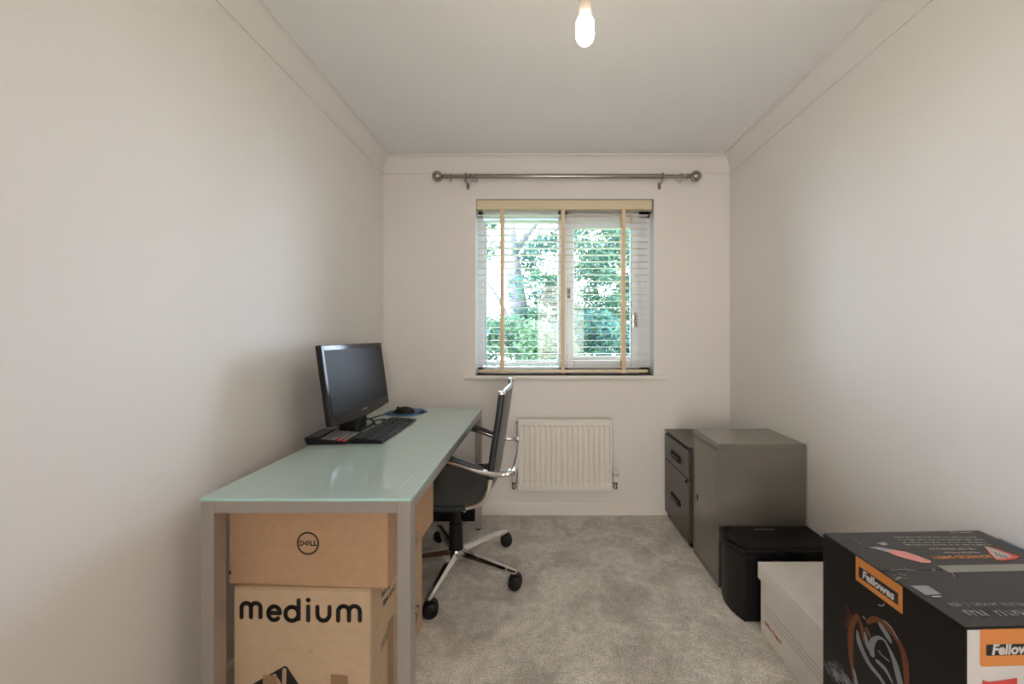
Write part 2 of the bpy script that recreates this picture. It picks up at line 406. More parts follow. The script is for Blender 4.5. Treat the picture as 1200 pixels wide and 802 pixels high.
# ---------------------------------------------------------------- garden outside
b = bmesh.new(); box(b, -30, 30, 3.2, 60, -3.0, -2.8); struct(flat('ground', b, M['ground']))
def leaves(centres, n, size, seed):
    rnd = random.Random(seed); vs_, fs, mi = [], [], []
    for k in range(n):
        c, R, mset = centres[rnd.randrange(len(centres))]
        while True:
            q = Vector((rnd.uniform(-1, 1), rnd.uniform(-1, 1), rnd.uniform(-1, 1)))
            if q.length <= 1: break
        p = Vector(c)+Vector((q.x*R[0], q.y*R[1], q.z*R[2]))
        a = Vector((rnd.gauss(0, 1), rnd.gauss(0, 1), rnd.gauss(0, .6))).normalized()
        bb = a.cross(Vector((rnd.gauss(0, 1), rnd.gauss(0, 1), rnd.gauss(0, 1)))).normalized()
        s = size*rnd.uniform(.6, 1.3); i = len(vs_)
        vs_ += [p-a*s, p+bb*s*.45, p+a*s, p-bb*s*.45]; fs.append((i, i+1, i+2, i+3)); mi.append(rnd.choice(mset))
    me = bpy.data.meshes.new('foliage'); me.from_pydata(vs_, [], fs)
    for m_ in LEAF: me.materials.append(m_)
    me.polygons.foreach_set('material_index', mi)
    return me
def leaf_obj(name, me, parent=None):
    o = bpy.data.objects.new(name, me); C.objects.link(o)
    if parent is not None: o.parent = parent
    return o
def clumps(n, cx, cz, rx, rz, y, ry, r, mset, seed):
    rnd = random.Random(seed); out = []
    for k in range(n):
        rr = r*rnd.uniform(.7, 1.3)
        out.append(((cx+rnd.uniform(-rx, rx), y+rnd.uniform(-ry, ry), cz+rnd.uniform(-rz, rz)), (rr, rr, rr*.7), mset)); 
    return out
# large tree with pale leaning trunk
tr = thing('tree', 'large tree with a thick pale leaning trunk behind the left pane', 'tree', (-.4, 9, -2.8))
b = bmesh.new()
def tp(x, y, d=9.0): p = px(x, y, d); return p-Vector((-.4, 9, -2.8))
tube(b, [tp(622, 600), tp(618, 470), tp(614, 425), tp(611, 385), tp(603, 330), tp(597, 280), tp(590, 225), tp(584, 160)], [.33, .24, .20, .235, .19, .17, .15, .13], 14, smooth=4)
obj('trunk', b, M['bark'], tr)
b = bmesh.new(); tube(b, [tp(606, 396, 9), tp(596, 375), tp(584, 350), tp(570, 330)], [.07, .055, .04, .025], 8, smooth=3); obj('branch', b, M['bark'], tr)
b = bmesh.new(); tube(b, [tp(600, 300, 9), tp(618, 275), tp(640, 245), tp(660, 210)], [.09, .07, .05, .03], 8, smooth=3); obj('branch', b, M['bark'], tr)
cl = clumps(26, px(640, 0, 8.6).x, px(0, 300, 8.6).z, .55, 1.3, 8.7, .6, .34, [0, 0, 1, 3], 3)+clumps(10, px(640, 0, 8.6).x, px(0, 350, 8.6).z, .35, .6, 8.7, .4, .25, [0, 1], 13)
cl += clumps(8, px(575, 0, 9.6).x, px(0, 275, 9.6).z, .3, .6, 9.6, .3, .3, [0, 2], 4)
me = leaves([((c[0]+.4, c[1]-9, c[2]+2.8), R, ms) for c, R, ms in cl], 8500, .05, 5); leaf_obj('foliage', me, tr)
tr2 = thing('tree', 'leafy tree filling the view through the right pane', 'tree', (1.2, 10, -2.8))
b = bmesh.new(); tube(b, [(-.9, 0, 0), (-.82, 0, 2.5), (-.74, 0, 4.2), (-.6, 0, 6.4)], [.12, .1, .08, .05], 10, smooth=3); obj('trunk', b, M['bark'], tr2)
cl = clumps(85, px(708, 0, 9).x, px(0, 330, 9).z, .95, 1.7, 9.4, .7, .36, [0, 0, 2, 1], 6)
me = leaves([((c[0]-1.2, c[1]-10, c[2]+2.8), R, ms) for c, R, ms in cl], 24000, .05, 8); leaf_obj('foliage', me, tr2)
def shrub(label, x, y, d, rx, n, ms, seed, cz=None):
    p = px(x, y, d); t = thing('shrub', label, 'shrub', (p.x, d, -2.8)); h = p.z+2.8
    b = bmesh.new(); tube(b, [(0, 0, 0), (.05, 0, h*.5), (-.03, 0, h*.8)], [.05, .035, .02], 8, smooth=3); obj('stem', b, M['bark'], t)
    rnd = random.Random(seed); c = []
    for k in range(26):
        zz = h-.22-abs(rnd.gauss(0, .5)); c.append(((rnd.uniform(-rx, rx), rnd.uniform(-.4, .4), max(.4, zz)), (.3, .3, .24), ms))
    leaf_obj('foliage', leaves(c, n, .045, seed), t)
shrub('pale green shrub at the lower left of the left pane', 580, 366, 7.4, .45, 7000, [2, 1, 2, 0], 21)
shrub('bright green shrub in front of the thick pale trunk', 638, 372, 7.0, .33, 6500, [2, 1, 2], 22)
shrub('deep green shrub low behind the right pane', 690, 362, 7.6, .5, 8000, [3, 0, 0, 1], 23)
shrub('bluish green shrub at the right edge of the right pane', 745, 375, 7.9, .5, 7000, [0, 0, 3, 2], 24)

# ---------------------------------------------------------------- venetian blind
yb0 = YB+.012
bl = thing('venetian_blind', 'cream venetian blind with horizontal slats hung inside the window recess', 'window blind', (px(661, 0, YB).x, yb0, WZ1))
bx = bl.location.x
def bp_(x, y, d=yb0): p = px(x, y, d); return (p.x-bx, p.z-WZ1)
hx0, hx1 = px(558.2, 0, YB).x-bx, px(764.5, 0, YB).x-bx
b = bmesh.new(); box(b, hx0, hx1, -.010, .045, -.070, -.006, .004); obj('headrail', b, M['headrail'], bl)
b = bmesh.new(); box(b, hx0+.002, hx1-.002, -.006, .040, -.006, -.0015, .001); obj('headrail_channel', b, M['dusk'], bl)
for xx in (hx0+.018, hx1-.035):
    b = bmesh.new(); box(b, xx, xx+.02, -.004, .02, -.079, -.069, .002); obj('clip', b, M['nickel'], bl)
sx0_, sx1_ = px(559.5, 0, YB).x-bx, px(760.5, 0, YB).x-bx
sbm = bmesh.new(); N = 6
for sgn, lift in ((1, .0),):
    rows = []
    for k in range(N+1):
        t = k/N; yy = .0+.048*t; zz = .0014*math.sin(PI*t)
        rows.append((yy, zz))
    poly = rows+[(y, z-.0022) for y, z in rows[::-1]]
prism(sbm, poly, sx0_, sx1_, 'X')
slat0 = obj('slat', sbm, M['slat'], bl, angle=40)
for k in range(24):
    o = slat0 if k == 0 else slat0.copy()
    if k: C.objects.link(o); o.parent = bl
    o.location = (0, 0, bp_(0, 251.6+7.77*k)[1])
b = bmesh.new(); z0 = bp_(0, 437.2)[1]; box(b, sx0_, sx1_, .004, .028, z0, z0+.022, .006, 3); obj('bottom_rail', b, M['headrail'], bl)
for xx in (588.2, 659.8, 731.0):
    c = bp_(xx, 0)[0]; b = bmesh.new()
    box(b, c-.0125, c+.0125, -.0035, -.002, z0-.001, -.068); box(b, c-.0125, c+.0125, .0495, .051, z0-.001, -.068)
    box(b, c-.014, c+.014, -.003, .01, z0-.004, z0+.006, .002)
    obj('ladder_tape', b, M['tape'], bl)
c = bp_(740.5, 0)[0]
b = bmesh.new(); tube(b, [(c, -.006, -.07), (c, -.008, bp_(0, 256)[1])], .0012, 6); obj('pull_cord', b, M['tape'], bl)
b = bmesh.new(); zt = bp_(0, 255.5)[1]; lathe(b, [(0, 0), (.004, -.001), (.0065, -.035), (.005, -.041), (0, -.042)], (c, -.008, zt), 'Z', 12); obj('cord_toggle', b, M['tape'], bl)

# ---------------------------------------------------------------- curtain pole
pd = YB-.085
pl = thing('curtain_pole', 'brushed metal curtain pole with ball finials above the window', 'curtain pole', (px(664, 0, pd).x, pd, px(0, 206.8, pd).z))
def cx(x): return px(x, 0, pd).x-pl.location.x
b = bmesh.new(); tube(b, [(cx(521), 0, 0), (cx(548), 0, 0)], .0125, 18); tube(b, [(cx(775), 0, 0), (cx(806), 0, 0)], .0125, 18); tube(b, [(cx(546), 0, 0), (cx(777), 0, 0)], .0142, 20); obj('rod', b, M['nickel'], pl)
for x, s in ((512.6, 1), (815.3, -1)):
    b = bmesh.new()
    lathe(b, [(.035*math.sin(PI*k/16), -.035*math.cos(PI*k/16)) for k in range(17)], (cx(x), 0, 0), 'X', 26)
    fo = obj('finial', b, M['nickel'], pl)
    b = bmesh.new(); lathe(b, [(.010, .028*s), (.015, .036*s), (.011, .042*s), (.016, .052*s), (.016, .060*s), (0, .060*s)], (cx(x), 0, 0), 'X', 20); obj('finial_neck', b, M['nickel'], fo)
for x in (545.8, 776.8):
    b = bmesh.new(); torus(b, (cx(x), 0, 0), .019, .005, 'X'); box(b, cx(x)-.009, cx(x)+.009, -.006, .006, -.03, -.014, .002)
    tube(b, [(cx(x), 0, -.026), (cx(x), .083, -.026)], .0075, 12)
    box(b, cx(x)-.010, cx(x)+.010, .077, .085, -.056, -.012, .003)
    obj('bracket', b, M['nickel'], pl)
rb = bmesh.new(); torus(rb, (0, 0, 0), .0245, .0019, 'X', 22, 6); torus(rb, (0, 0, -.030), .0045, .001, 'X', 10, 5)
ring0 = obj('curtain_ring', rb, M['nickel'])
RL = [(528, 'metal curtain ring alone between the left finial and the left bracket', 6, 0)] + \
     [(x, 'metal curtain ring in the tight bunch beside the left pole bracket', t, 0) for x, t in ((550, 8), (552.4, -10), (554.6, 15), (557, -6), (559.4, 12))] + \
     [(797, 'metal curtain ring hanging askew near the right finial', 50, 0)]
for i, (x, lab, tilt, _) in enumerate(RL):
    o = ring0 if i == 0 else ring0.copy()
    if i: C.objects.link(o)
    o.location = (px(x, 0, pd).x, pd, pl.location.z-.0088); o.rotation_euler = (0, 0, math.radians(tilt))
    tag(o, lab, 'curtain ring', 'curtain rings on the pole')

# ---------------------------------------------------------------- pendant lamp
dl = .96; bxp = px(685.6, 0, dl)
pe = thing('pendant_light', 'bare lit bulb in a plastic holder hanging from the ceiling', 'pendant lamp', (bxp.x, dl, ZC))
zb = px(0, 52, dl).z-ZC
b = bmesh.new(); lathe(b, [(0, 0), (.05, 0), (.05, -.008), (.042, -.022), (.02, -.028), (0, -.028)], (0, 0, 0), 'Z', 28); obj('ceiling_rose', b, M['trim'], pe)
b = bmesh.new(); tube(b, [(0, 0, -.026), (0, 0, zb+.155)], .0035, 8); obj('cord', b, M['trim'], pe)
hm = mat('lamp_holder_plastic', (.55, .50, .44), .4)
b = bmesh.new(); lathe(b, [(0, zb+.165), (.006, zb+.165), (.010, zb+.150), (.014, zb+.135), (.0152, zb+.105), (.0152, zb+.073), (.0135, zb+.070), (0, zb+.070)], (0, 0, 0), 'Z', 24); obj('lamp_holder', b, hm, pe)
bulb_m = mat('glowing_bulb_glass', (.9, .85, .75), .4, emit=((1.0, .77, .57), BULB_STRENGTH))
b = bmesh.new(); pr = [(0, 0), (.008, .0012), (.0145, .005), (.0195, .012), (.0215, .020), (.0215, .044), (.0210, .052), (.0185, .058), (.0145, .0625), (.0138, .063)]
lathe(b, [(r, zb+h) for r, h in pr], (0, 0, 0), 'Z', 20); bu = obj('bulb', b, bulb_m, pe)
b = bmesh.new(); lathe(b, [(.0138, zb+.063), (.0138, zb+.074), (0, zb+.074)], (0, 0, 0), 'Z', 20); obj('bulb_collar', b, M['trim'], pe)

# ---------------------------------------------------------------- radiator
rd = YB-.10; rw0, rw1 = px(606.6, 0, rd).x, px(717.8, 0, rd).x; rz0, rz1 = px(0, 576.3, rd).z, px(0, 493, rd).z
ra = thing('radiator', 'white panel radiator with vertical channels on the wall under the window', 'radiator', ((rw0+rw1)/2, rd, 0))
hw = (rw1-rw0)/2
b = bmesh.new(); cols = []
pitch = .0351*(rd/2.63); n = 17; start = -pitch*8
us = [-hw, -hw+.006]
prof = [(-hw, .006), (-hw+.004, 0)]
for k in range(n):
    c = start+k*pitch; prof += [(c-pitch*.40, 0), (c-pitch*.27, .008), (c+pitch*.27, .008), (c+pitch*.40, 0)]
prof += [(hw-.004, 0), (hw, .006)]
zl = [(rz0, .006, 0), (rz0+.004, 0, 0), (rz0+.036, 0, 0), (rz0+.050, 0, 1), (rz1-.042, 0, 1), (rz1-.034, 0, 0), (rz1-.006, 0, 0), (rz1, .008, 0)]
grid = []
for z, off, act in zl:
    grid.append([b.verts.new((x, max(off, y*act if act else 0) if 0 < i < len(prof)-1 else max(off, .006), z)) for i, (x, y) in enumerate(prof)])
for i in range(len(grid)-1):
    for j in range(len(prof)-1):
        b.faces.new((grid[i][j], grid[i][j+1], grid[i+1][j+1], grid[i+1][j]))
obj('front_panel', b, M['rad'], ra, angle=25)
b = bmesh.new(); box(b, -hw+.001, hw-.001, .006, .058, rz1-.012, rz1+.0005, .002); gp = obj('top_grille', b, M['rad'], ra)
b = bmesh.new(); box(b, -hw, -hw+.003, .005, .06, rz0+.01, rz1, .001); obj('side_panel', b, M['rad'], ra)
b = bmesh.new(); box(b, hw-.003, hw, .005, .06, rz0+.01, rz1, .001); obj('side_panel', b, M['rad'], ra)
b = bmesh.new(); box(b, -hw+.006, hw-.006, .058, .068, rz0+.01, rz1-.02, .003); obj('rear_panel', b, M['rad'], ra)
b = bmesh.new(); box(b, -hw+.08, -hw+.11, .066, .1, rz0+.02, rz1-.04, .002); obj('wall_bracket', b, M['rad'], ra)
b = bmesh.new(); box(b, hw-.11, hw-.08, .066, .1, rz0+.02, rz1-.04, .002); obj('wall_bracket', b, M['rad'], ra)
for s in (-1, 1):
    xe = s*hw; vz = px(0, 571, rd).z
    b = bmesh.new(); tube(b, [(xe-s*.006, .03, vz), (xe+s*.035, .03, vz)], .008, 12); lathe(b, [(0, -.022), (.012, -.022), (.013, -.01), (.010, 0), (.013, .006), (.012, .022), (0, .022)], (xe+s*.026, .03, vz), 'Z', 14)
    lathe(b, [(0, -.008), (.012, -.008), (.0125, 0), (.012, .008), (0, .008)], (xe+s*.010, .03, vz), 'X', 6)
    v = obj('valve', b, M['brass'], ra)
    if s > 0:
        b = bmesh.new(); zt = vz+.022
        lathe(b, [(.012, 0), (.020, .006), (.021, .026), (.017, .030), (.0165, .062), (.013, .070), (0, .071)], (xe+s*.026, .03, zt), 'Z', 20); h = obj('valve_head', b, M['trim'], v)
        b = bmesh.new()
        for k in range(8):
            a = k*PI/4; bx2 = (xe+s*.026+.0168*math.cos(a), .03+.0168*math.sin(a))
            box(b, bx2[0]-.0012, bx2[0]+.0012, bx2[1]-.0012, bx2[1]+.0012, zt+.036, zt+.060)
        flat('grip_slots', b, M['dusk'], h)
    else:
        b = bmesh.new(); lathe(b, [(.009, .022), (.0105, .026), (.0105, .048), (.008, .054), (0, .055)], (xe+s*.026, .03, vz), 'Z', 16); obj('valve_cap', b, M['trim'], v)
    b = bmesh.new(); tube(b, [(xe+s*.026, .03, vz-.02), (xe+s*.026, .032, vz-.10), (xe+s*.026, .1, vz-.115)] if False else [(xe+s*.026, .03, vz-.02), (xe+s*.026, .03, 0)], .0075, 10)
    if s > 0: b.free(); b = bmesh.new(); tube(b, [(xe+s*.026, .03, vz-.015), (xe+s*.026, .06, vz-.018), (xe+s*.026, .0995, vz-.018)], .0075, 10)
    else: b.free(); b = bmesh.new(); tube(b, [(xe+s*.026, .03, vz-.015), (xe+s*.026, .06, vz-.018), (xe+s*.026, .0995, vz-.018)], .0075, 10)
    obj('pipe', b, M['trim'], v)
b = bmesh.new(); lathe(b, [(0, -.012), (.005, -.012), (.006, 0), (0, 0)], (-hw, .03, rz1-.02), 'X', 10); obj('bleed_valve', b, M['brass'], ra)

# ---------------------------------------------------------------- desk
dy0, dy1 = 1.122, 2.507; dx0, dx1 = -.950, -.363; DZT = .745
dk = thing('desk', 'long desk with frosted pale green glass top on a silver metal frame', 'desk', ((dx0+dx1)/2, dy0, 0))
X0 = dx0-dk.location.x; X1 = -X0; L = dy1-dy0
b = bmesh.new(); box(b, X0-.002, X1+.002, -.002, L+.002, .737, DZT, .0012); gt = obj('glass_top', b, M['frost'], dk)
b = bmesh.new()
for x0, x1, y0, y1 in ((X0-.0026, X1+.0026, -.0026, -.0014), (X0-.0026, X1+.0026, L+.0014, L+.0026), (X0-.0026, X0-.0014, -.002, L+.002), (X1+.0014, X1+.0026, -.002, L+.002)):
    box(b, x0, x1, y0, y1, .7374, .7447)
flat('polished_edge', b, M['frost_edge'], gt)
b = bmesh.new()
def border(b, ins, wd, z):
    for x0, x1, y0, y1 in ((X0+ins, X1-ins, ins, ins+wd), (X0+ins, X1-ins, L-ins-wd, L-ins), (X0+ins, X0+ins+wd, ins+wd, L-ins-wd), (X1-ins-wd, X1-ins, ins+wd, L-ins-wd)):
        vv = [b.verts.new((x, y, z)) for x, y in ((x0, y0), (x1, y0), (x1, y1), (x0, y1))]; b.faces.new(vv)
border(b, .037, .003, DZT+.0003); border(b, .052, .004, DZT+.0003); flat('printed_border', b, M['frost_line'], gt)
b = bmesh.new(); border(b, .040, .002, DZT+.0003); border(b, .0565, .002, DZT+.0003); flat('printed_border', b, M['frost_dark'], gt)
lw, ld = .037, .045
for x in (X0, X1-lw):
    for y in (0, L-ld):
        b = bmesh.new(); box(b, x, x+lw, y, y+ld, .012, .7365, .0015); lg = obj('leg', b, M['silver'], dk)
        b = bmesh.new(); lathe(b, [(0, 0), (.014, 0), (.015, .004), (.015, .010), (.008, .013), (0, .013)], (x+lw/2, y+ld/2, 0), 'Z', 16); obj('foot', b, M['black_plastic'], lg)
for nm, (x0, x1, y0, y1) in (('front_rail', (X0+lw+.0006, X1-lw-.0006, .0005, .04)), ('rear_rail', (X0+lw+.0006, X1-lw-.0006, L-.04, L-.0005)), ('side_rail', (X0+.0005, X0+lw-.0005, ld+.0006, L-ld-.0006)), ('side_rail', (X1-lw+.0005, X1-.0005, ld+.0006, L-ld-.0006))):
    b = bmesh.new(); box(b, x0, x1, y0, y1, .702, .7363, .0015); obj(nm, b, M['silver'], dk)

# ---------------------------------------------------------------- computer on the desk
# monitor, screen facing +X, leaning back
my0, my1 = 1.435, 1.975
my0, my1 = 1.60, 2.21
mo = thing('monitor', 'black widescreen computer monitor, switched off, on the glass desk', 'monitor', (-.886, (my0+my1)/2, DZT))
mw = (my1-my0)/2; mt = Matrix.Translation(Vector((.055, 0, .085))) @ Matrix.Rotation(math.radians(-7.8), 4, 'Y')
def mbox(b, *a, **k): box(b, *a, mtx=mt, **k)
b = bmesh.new()
def slab(b, outline, xb, xf, bev):   # outline in (y,z)
    t = bmesh.new(); prism(t, outline, xb, xf, 'X'); bmesh.ops.recalc_face_normals(t, faces=t.faces[:])
    bmesh.ops.bevel(t, geom=t.edges[:], offset=bev, segments=3, profile=.5, affect='EDGES'); bmesh.ops.transform(t, matrix=mt, verts=t.verts[:]); temp_add(b, t)
out = [(-mw, .003), (-mw*.6, -.006), (-mw*.3, -.011), (0, -.013), (mw*.3, -.011), (mw*.6, -.006), (mw, .003), (mw, .334), (-mw, .334)]
slab(b, out, -.024, 0, .004); cas = obj('casing', b, M['gloss_black'], mo)
b = bmesh.new(); slab(b, [(-mw*.75, .05), (mw*.75, .05), (mw*.75, .25), (-mw*.75, .25)], -.05, -.024, .008); obj('rear_housing', b, M['black_plastic'], mo)
b = bmesh.new(); box(b, -.0006, .0006, -mw+.021, mw-.021, .044, .312, mtx=mt); flat('screen', b, M['screen'], mo)
mp = Plane(mo.matrix_basis @ Vector((0, 0, 0)), (0, 1, 0), (0, 0, 1))
b = bmesh.new()
R3 = mt
def mv(y, z, x=.0008): return R3 @ Vector((x, y, z))
for k in range(8):
    y = -.028+k*.007; b.faces.new([b.verts.new(mv(y+a, .020+c)) for a, c in ((0, 0), (.0045, 0), (.0045, .006), (0, .006))])
flat('maker_badge', b, M['white_print'], mo)
b = bmesh.new(); box(b, -.04, .036, -.060, .065, .010, .110, .006); obj('stand_neck', b, M['black_plastic'], mo)
b = bmesh.new(); box(b, -.10, .046, -.056, .130, 0, .014, .005, 3); obj('stand_base', b, M['gloss_black'], mo)

# keyboard
kb = thing('keyboard', 'slim black computer keyboard in front of the monitor', 'keyboard', (-.728, 1.678, DZT))
b = bmesh.new(); t = bmesh.new(); prism(t, [(-.068, 0), (.068, 0), (.068, .009), (-.062, .021), (-.068, .019)], 0, .462, 'Y'); bmesh.ops.recalc_face_normals(t, faces=t.faces[:]); bmesh.ops.bevel(t, geom=t.edges[:], offset=.0025, segments=2, profile=.5, affect='EDGES'); temp_add(b, t); obj('case', b, M['gloss_black'], kb)
b = bmesh.new()
rows = 6
for r in range(rows):
    xx = .052-r*.0205; zz = .0095+(.068-xx)/.13*.0115
    y = .010
    while y < .44:
        w_ = .0165
        if r == 0 and .10 < y < .12: w_ = .110
        if .300 < y < .314 or .368 < y < .382: y += .008; continue
        box(b, xx-.0083, xx+.0083, y, y+w_, zz-.002, zz+.0045, .0012, 1); y += w_+.0022
ks = obj('keys', b, M['keycap'], kb); ks['kind'] = 'stuff'

# calculator
ca = thing('calculator', 'black desk calculator with grey and red keys below the monitor', 'calculator', (-.894, 1.752, DZT), math.radians(4))
mc = Matrix.Rotation(math.radians(0), 4, 'X')
b = bmesh.new(); t = bmesh.new(); prism(t, [(-.078, 0), (.088, 0), (.088, .010), (-.055, .026), (-.090, .030)], -.088, .088, 'Y'); bmesh.ops.recalc_face_normals(t, faces=t.faces[:]); bmesh.ops.bevel(t, geom=t.edges[:], offset=.003, segments=2, profile=.5, affect='EDGES'); temp_add(b, t)
obj('case', b, M['black_plastic'], ca)
def cz(x): return .010+(.088-x)*(.016/.143)
b = bmesh.new(); box(b, -.074, -.036, -.070, .070, cz(-.055)-.001, cz(-.055)+.0045, .001); obj('display', b, M['lcd'], ca)
kb1, kb2 = bmesh.new(), bmesh.new()
for i in range(5):
    for j in range(7):
        x = -.018+i*.0215; y = -.072+j*.0215
        tgt = kb2 if (i >= 3 and j == 0) else kb1
        box(tgt, x-.008, x+.008, y-.0075, y+.0075, cz(x)-.001, cz(x)+.0045, .0015, 1)
k1 = obj('keys', kb1, M['grey_key'], ca); k1['kind'] = 'stuff'
obj('red_keys', kb2, M['red_key'], ca)

# mouse mat + mouse
pm = thing('mouse_mat', 'round blue mouse mat with green swirl at the far end of the desk', 'mouse mat', (-.790, 2.365, DZT))
b = bmesh.new(); lathe(b, [(0, 0), (.118, 0), (.120, .0015), (.118, .003), (0, .003)], (0, 0, 0), 'Z', 48); obj('mat', b, M['pad_blue'], pm)
b = bmesh.new(); P = Plane((0, 0, .003), (1, 0, 0), (0, 1, 0))
P.stroke(b, [(.100*math.cos(a), .070*math.sin(a)) for a in [k*.22-.9 for k in range(9)]], [.006, .016, .026, .030, .030, .026, .02, .012, .006], .0004)
flat('swirl_print', b, M['pad_green'], pm); b = bmesh.new()
P.stroke(b, [(-.08+.02*k, -.055-.004*k) for k in range(7)], [.006, .012, .016, .018, .016, .01, .004], .0004)
flat('swirl_print', b, M['pad_green'], pm)
ms = thing('computer_mouse', 'black computer mouse resting on the round blue mat', 'computer mouse', (-.792, 2.335, DZT+.003), math.radians(8))
def mouse_shell(b):
    rings = []; n = 16
    for i in range(13):
        t = i/12; x = -.058+.116*t; wv = .031*(math.sin(PI*(.06+.88*t))**.45); hh = .037*(math.sin(PI*(.08+.80*t))**.7)
        rings.append([b.verts.new((x, wv*math.cos(PI*k/(n-1)), .001+hh*math.sin(PI*k/(n-1))**.8)) for k in range(n)])
    for i in range(12):
        for k in range(n-1): b.faces.new((rings[i][k], rings[i+1][k], rings[i+1][k+1], rings[i][k+1]))
        b.faces.new((rings[i][0], rings[i][-1], rings[i+1][-1], rings[i+1][0]))
    b.faces.new(rings[0]); b.faces.new(rings[-1][::-1])
b = bmesh.new(); mouse_shell(b); obj('shell', b, M['black_plastic'], ms, angle=60)
b = bmesh.new(); lathe(b, [(0, -.004), (.009, -.004), (.010, 0), (.009, .004), (0, .004)], (-.034, 0, .029), 'Y', 16); obj('scroll_wheel', b, M['gloss_black'], ms)
def cable(label, pts, r, mtl=None):
    b = bmesh.new(); o0 = Vector(pts[0]); tube(b, [Vector(p)-o0 for p in pts], r, 8, smooth=6); o = obj('cable', b, mtl or M['black_plastic']); o.location = o0
    return tag(o, label, 'cable')
zt = DZT+.0032
cable('thin dark mouse cable running from the mouse behind the monitor', [(-.850, 2.325, zt+.010), (-.875, 2.30, zt+.002), (-.91, 2.23, zt), (-.93, 2.17, zt), (-.93, 2.10, zt), (-.915, 2.05, zt)], .0022)
cable('short black looped cable on the glass behind the keyboard', [(-.812, 2.07, zt), (-.825, 2.10, zt+.008), (-.81, 2.14, zt), (-.85, 2.16, zt), (-.88, 2.11, zt), (-.865, 2.06, zt)], .0032)
cable('thick black cable hanging between monitor stand and keyboard back', [(-.835, 1.92, zt+.055), (-.812, 1.935, zt+.045), (-.807, 1.97, zt+.012), (-.81, 2.02, zt+.001)], .0036)

# ---------------------------------------------------------------- boxes under the desk
def carton(name, label, X, Y, Z, w_, d_, h_, rz, m, folds=True):
    t = thing(name, label, 'cardboard box', (X, Y, Z), math.radians(rz))
    b = bmesh.new(); box(b, 0, w_, 0, d_, 0, h_, .003, 2); obj('body', b, m, t)
    bpy.context.view_layer.update()
    mw_ = t.matrix_world.copy(); inv = mw_.inverted()
    o = mw_ @ Vector((0, 0, 0)); ux = (mw_.to_3x3() @ Vector((1, 0, 0)))
    uy = (mw_.to_3x3() @ Vector((0, 1, 0)))
    front = Plane(o, ux, (0, 0, 1), inv)
    right = Plane(mw_ @ Vector((w_, 0, 0)), uy, (0, 0, 1), inv)
    left = Plane(mw_ @ Vector((0, d_, 0)), -uy, (0, 0, 1), inv)
    top = Plane(mw_ @ Vector((0, 0, h_)), ux, uy, inv)
    return t, front, right, left, top
mdt, mf, mrt, _, _ = carton('cardboard_box', 'tan cardboard box printed medium, on the carpet under the desk', -.912, 1.196, 0, .412, .47, .4505, -1.6, M['card_b'])
# front panel edge and top fold line
b = bmesh.new(); box(b, .0015, .4105, -.003, .0005, .002, .4465, .0015, 2); obj('front_panel', b, M['card_b'], mdt)
mf.o = mf.o-mf.n*(-.003)
# medium lettering
def lm(x, y): return mf.at(x, y)
def arc(cx_, cy_, rx, ry, a0, a1, n=12): return [(cx_+rx*math.cos(math.radians(a0+(a1-a0)*k/n)), cy_+ry*math.sin(math.radians(a0+(a1-a0)*k/n))) for k in range(n+1)]
b = bmesh.new()
def S(ptspx, wpx=5.1):
    # a stroke through photograph pixels lying on the printed face
    mf.stroke(b, [mf.at(x, y) for x, y in ptspx], wpx*1.19/F)
def up(l, dx=0, dy=0): return [(x+dx, y+dy) for x, y in l]
def letter_m(x, yb, w_, h_):
    q = w_/2; S([(x, yb), (x, yb-h_+q/2.2)]+arc(x+q/2, yb-h_+q/2, q/2, -(-q/2), 180, 360, 8)+[(x+q, yb)]); S([(x+q, yb-h_+q/2)]+arc(x+q*1.5, yb-h_+q/2, q/2, q/2, 180, 360, 8)+[(x+q*2, yb)])
letter_m(283.2, 723.5, 22.2, 16.5)
S([(314.7, 718.4), (328.2, 718.8)]+arc(321.4, 718.8, 6.8, 8.0, 0, -270, 18)[1:]+arc(321.4, 718.8, 6.8, 8.0, 90, 48, 4))
S(arc(342.3, 719.6, 7.7, 8.1, 0, 360, 24)); S([(350.1, 703.8), (350.1, 722.0), (350.0, 725.5)])
S([(361.3, 711.0), (361.3, 727.0)]); S([(361.3, 703.4), (361.35, 703.5)], 5.8)
S([(372.1, 711.5), (372.1, 720.0)]+arc(379.2, 720.0, 7.1, 7.6, 180, 0, 10)+[(386.3, 720), (386.3, 711.6)])
letter_m(396.4, 727.3, 25.4, 16.8)
flat('printed_word', b, M['ink'], mdt)
# black tilted square symbol with pale bars
b = bmesh.new()
mf.poly(b, [mf.at(*p) for p in ((296, 802), (333.5, 780.7), (336.5, 781.5), (350, 802), (362, 830), (310, 850))])
flat('handling_symbol', b, M['ink'], mdt)
b = bmesh.new()
mf.stroke(b, [mf.at(*p) for p in ((333.5, 785.5), (333, 800), (336, 812))], 5*1.19/F, .0010); mf.stroke(b, [mf.at(*p) for p in ((322, 791.5), (328, 802), (334, 815))], 4*1.19/F, .0010)
mf.stroke(b, [mf.at(*p) for p in ((310, 812), (318, 800))], 3*1.19/F, .0010)
flat('handling_symbol_hand', b, M['card_b'], mdt)
b = bmesh.new(); mf.poly(b, [mf.at(*p) for p in ((308.5, 791), (325, 791.5), (327, 812), (308, 812))], .0013); flat('parcel_tape', b, M['ptape'], mdt); b = bmesh.new(); mf.poly(b, [mf.at(*p) for p in ((388, 790.8), (408, 792), (408, 815), (388, 815))], .0013)
flat('parcel_tape', b, M['ptape'], mdt)
b = bmesh.new()
for x0, x1, y in ((362, 367, 764.5),): mf.stroke(b, [mf.at(x0, y), mf.at(x1, y)], .0012)
mf.stroke(b, [mf.at(363, 761), mf.at(363, 764)], .001); mf.stroke(b, [mf.at(366, 761), mf.at(366, 764)], .001)
flat('small_mark', b, M['card_cut'], mdt)
